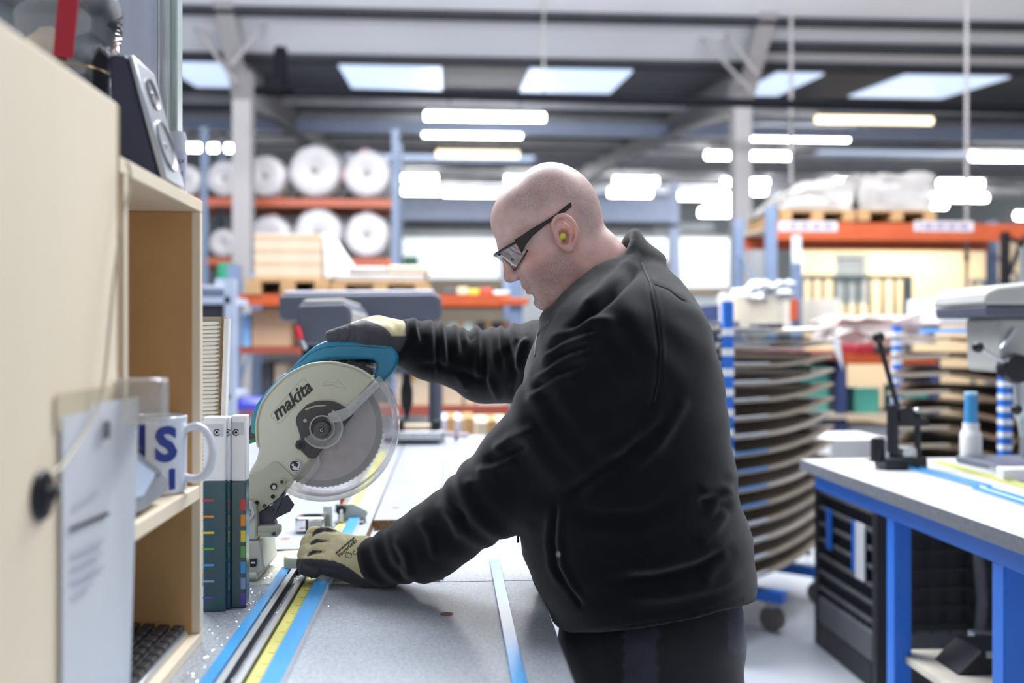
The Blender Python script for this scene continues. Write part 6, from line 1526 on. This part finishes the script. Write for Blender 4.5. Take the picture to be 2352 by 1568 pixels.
V = sculpt(V, Q, [([(716, 1234), (726, 1222), (745, 1215), (772, 1220)], 5, -.0045), ([(710, 1252), (724, 1242), (754, 1241)], 4, -.0045), ([(703, 1278), (718, 1268), (742, 1266)], 4, -.0045), ([(775, 1222), (800, 1236)], 6, -.0015), ([(756, 1242), (790, 1250)], 6, -.0012), ([(700, 1296), (730, 1302), (770, 1306)], 4, -.002)], V[:, 1] < 3)
V[:, 2] = np.maximum(V[:, 2], .9015); px, py = pxy(V); N = vnormals(V, Q); tone = np.ones((len(V), 3)); jit = rn.normal(0, 1.0, len(V))
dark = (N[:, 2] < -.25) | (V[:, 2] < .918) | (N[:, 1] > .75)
lowp = [(680, 1284), (700, 1282), (730, 1283), (762, 1286), (790, 1296), (812, 1311), (832, 1326), (852, 1346), (860, 1400), (680, 1400)]
slits = [[(716, 1228), (724, 1216), (740, 1209), (757, 1212), (775, 1219), (772, 1221), (745, 1221), (726, 1226), (718, 1234)], [(712, 1248), (718, 1240), (730, 1237), (745, 1239), (755, 1241), (742, 1245), (728, 1246), (714, 1252)], [(704, 1276), (710, 1268), (722, 1264), (736, 1263), (742, 1266), (738, 1269), (724, 1270), (708, 1278)]]
dm = inpoly(px + jit, py + jit, lowp)
for s in slits: dm |= inpoly(px, py, s)
dark = dark | dm
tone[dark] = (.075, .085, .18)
tone = relax(tone, Q, 1, .5)
gl_o = np_mesh('work_glove', V, Q, M_glove, man, tone, label='beige knitted glove with dark grip coating on the bench')
gb = BVHTree.FromPolygons([tuple(p) for p in V], [tuple(int(i) for i in f) for f in Q])
def gcast(px, py, lift=.0008):
    d = (W(px, py, 1.0) - Vector((0, 0, CZ))).normalized(); h, n, i, ds = gb.ray_cast(Vector((0, 0, CZ)), d); return None if h is None else h - d * lift
M_gink = mat('glove_print', '#4a4a40', .8)
def gtext(body, size, px, py, ang, name='glove_print', bold=0):
    me = text_mesh(body, size, 0, bold, .0002); mb = MB(); c, s = math.cos(ang), math.sin(ang); vs = []
    for v in me.vertices:
        x = px + (v.co.x * c - v.co.y * s) / .00083; y = py - (v.co.x * s + v.co.y * c) / .00083
        p = gcast(x, y, .0006 + v.co.z); vs.append(p if p is not None else gcast(px, py))
    mb.add(vs, [tuple(p.vertices) for p in me.polygons]); bpy.data.meshes.remove(me); mb.build(name, M_gink, gl_o, smooth=0)
A_ = math.radians(42)
gtext('PowerGrab', .0098, 798, 1258, A_, bold=.0002); gtext('C E', .0115, 819, 1266, A_); gtext('F', .010, 812, 1243, A_, bold=.0003)
def gquad(pts, name, m):
    P = [gcast(x, y, .0013) for x, y in pts]; MB().add(P, [tuple(range(len(P)))]).build(name, m, gl_o, smooth=0)
for k in range(7):
    a = (770 + k * 6.2, 1269 - k * 5.4); gquad([a, (a[0] + 5.2, a[1] - 4.6), (a[0] + 7.6, a[1] - 1.6), (a[0] + 2.6, a[1] + 3.2)], 'brand_bar', M_gink)
for (a, b) in (((795, 1268), (808, 1271)), ((808, 1271), (806, 1281)), ((806, 1281), (793, 1278)), ((793, 1278), (795, 1268))):
    P = [gcast(a[0] + (b[0] - a[0]) * k / 4, a[1] + (b[1] - a[1]) * k / 4) for k in range(5)]; MB().tube(P, .0005, 5).build('symbol_frame', M_gink, gl_o)
# hand on the saw handle
def rhand_f(P):
    d = caps(P, W(905, 778, 1.985), W(870, 764, 1.985), .040, .034)
    d = smin(d, elli(P, W(842, 762, 1.985), (.046, .036, .024)), .018)
    d = smin(d, chain(P, [W(880, 768, 1.955), W(842, 764, 1.948), W(806, 763, 1.948), W(782, 768, 1.95), W(760, 771, 1.952)], [.024, .0225, .0165, .0135, .0115], .006), .008)
    for i, (x, tx, ty) in enumerate(((788, 786, 842), (810, 806, 838), (830, 826, 843), (850, 843, 854))):
        f = chain(P, [W(x + 18, 762, 2.005), W(x, 774, 2.022), W(x - 2, 812, 2.028), W(tx + 2, ty + 2, 2.000), W(tx, ty + 2, 1.962)], [.017, .0155, .0145, .0130, .0120], .005)
        d = smin(d, f, .004)
    return d
V, Q = surface(rhand_f, (-.30, 1.90, 1.24), (-.07, 2.07, 1.42), .0018)
V = relax(V, Q, 1, .4)
V = sculpt(V, Q, [([(800, 748), (807, 768), (800, 786)], 4, -.0022), ([(776, 760), (781, 772), (776, 784)], 4, -.002), ([(812, 752), (818, 775)], 4, -.0014), ([(850, 782), (854, 770)], 5, -.0015)], V[:, 1] < 3); px, py = pxy(V); N = vnormals(V, Q); tone = np.ones((len(V), 3))
dark = np.ones(len(V), bool)
beige = inpoly(px, py, [(800, 720), (802, 742), (822, 732), (845, 736), (868, 744), (888, 754), (900, 772), (960, 772), (960, 700)]) | ((N[:, 2] > .8) & (V[:, 1] > 1.97) & (px > 800))
beige |= inpoly(px, py, [(822, 735), (850, 735), (884, 751), (898, 768), (903, 740), (905, 715), (810, 715)])
dark = ~beige; tone[dark] = (.115, .13, .26)
tone = relax(tone, Q, 1, .5)
np_mesh('work_glove', V, Q, M_glove, man, tone, label='dark coated glove gripping the saw handle')
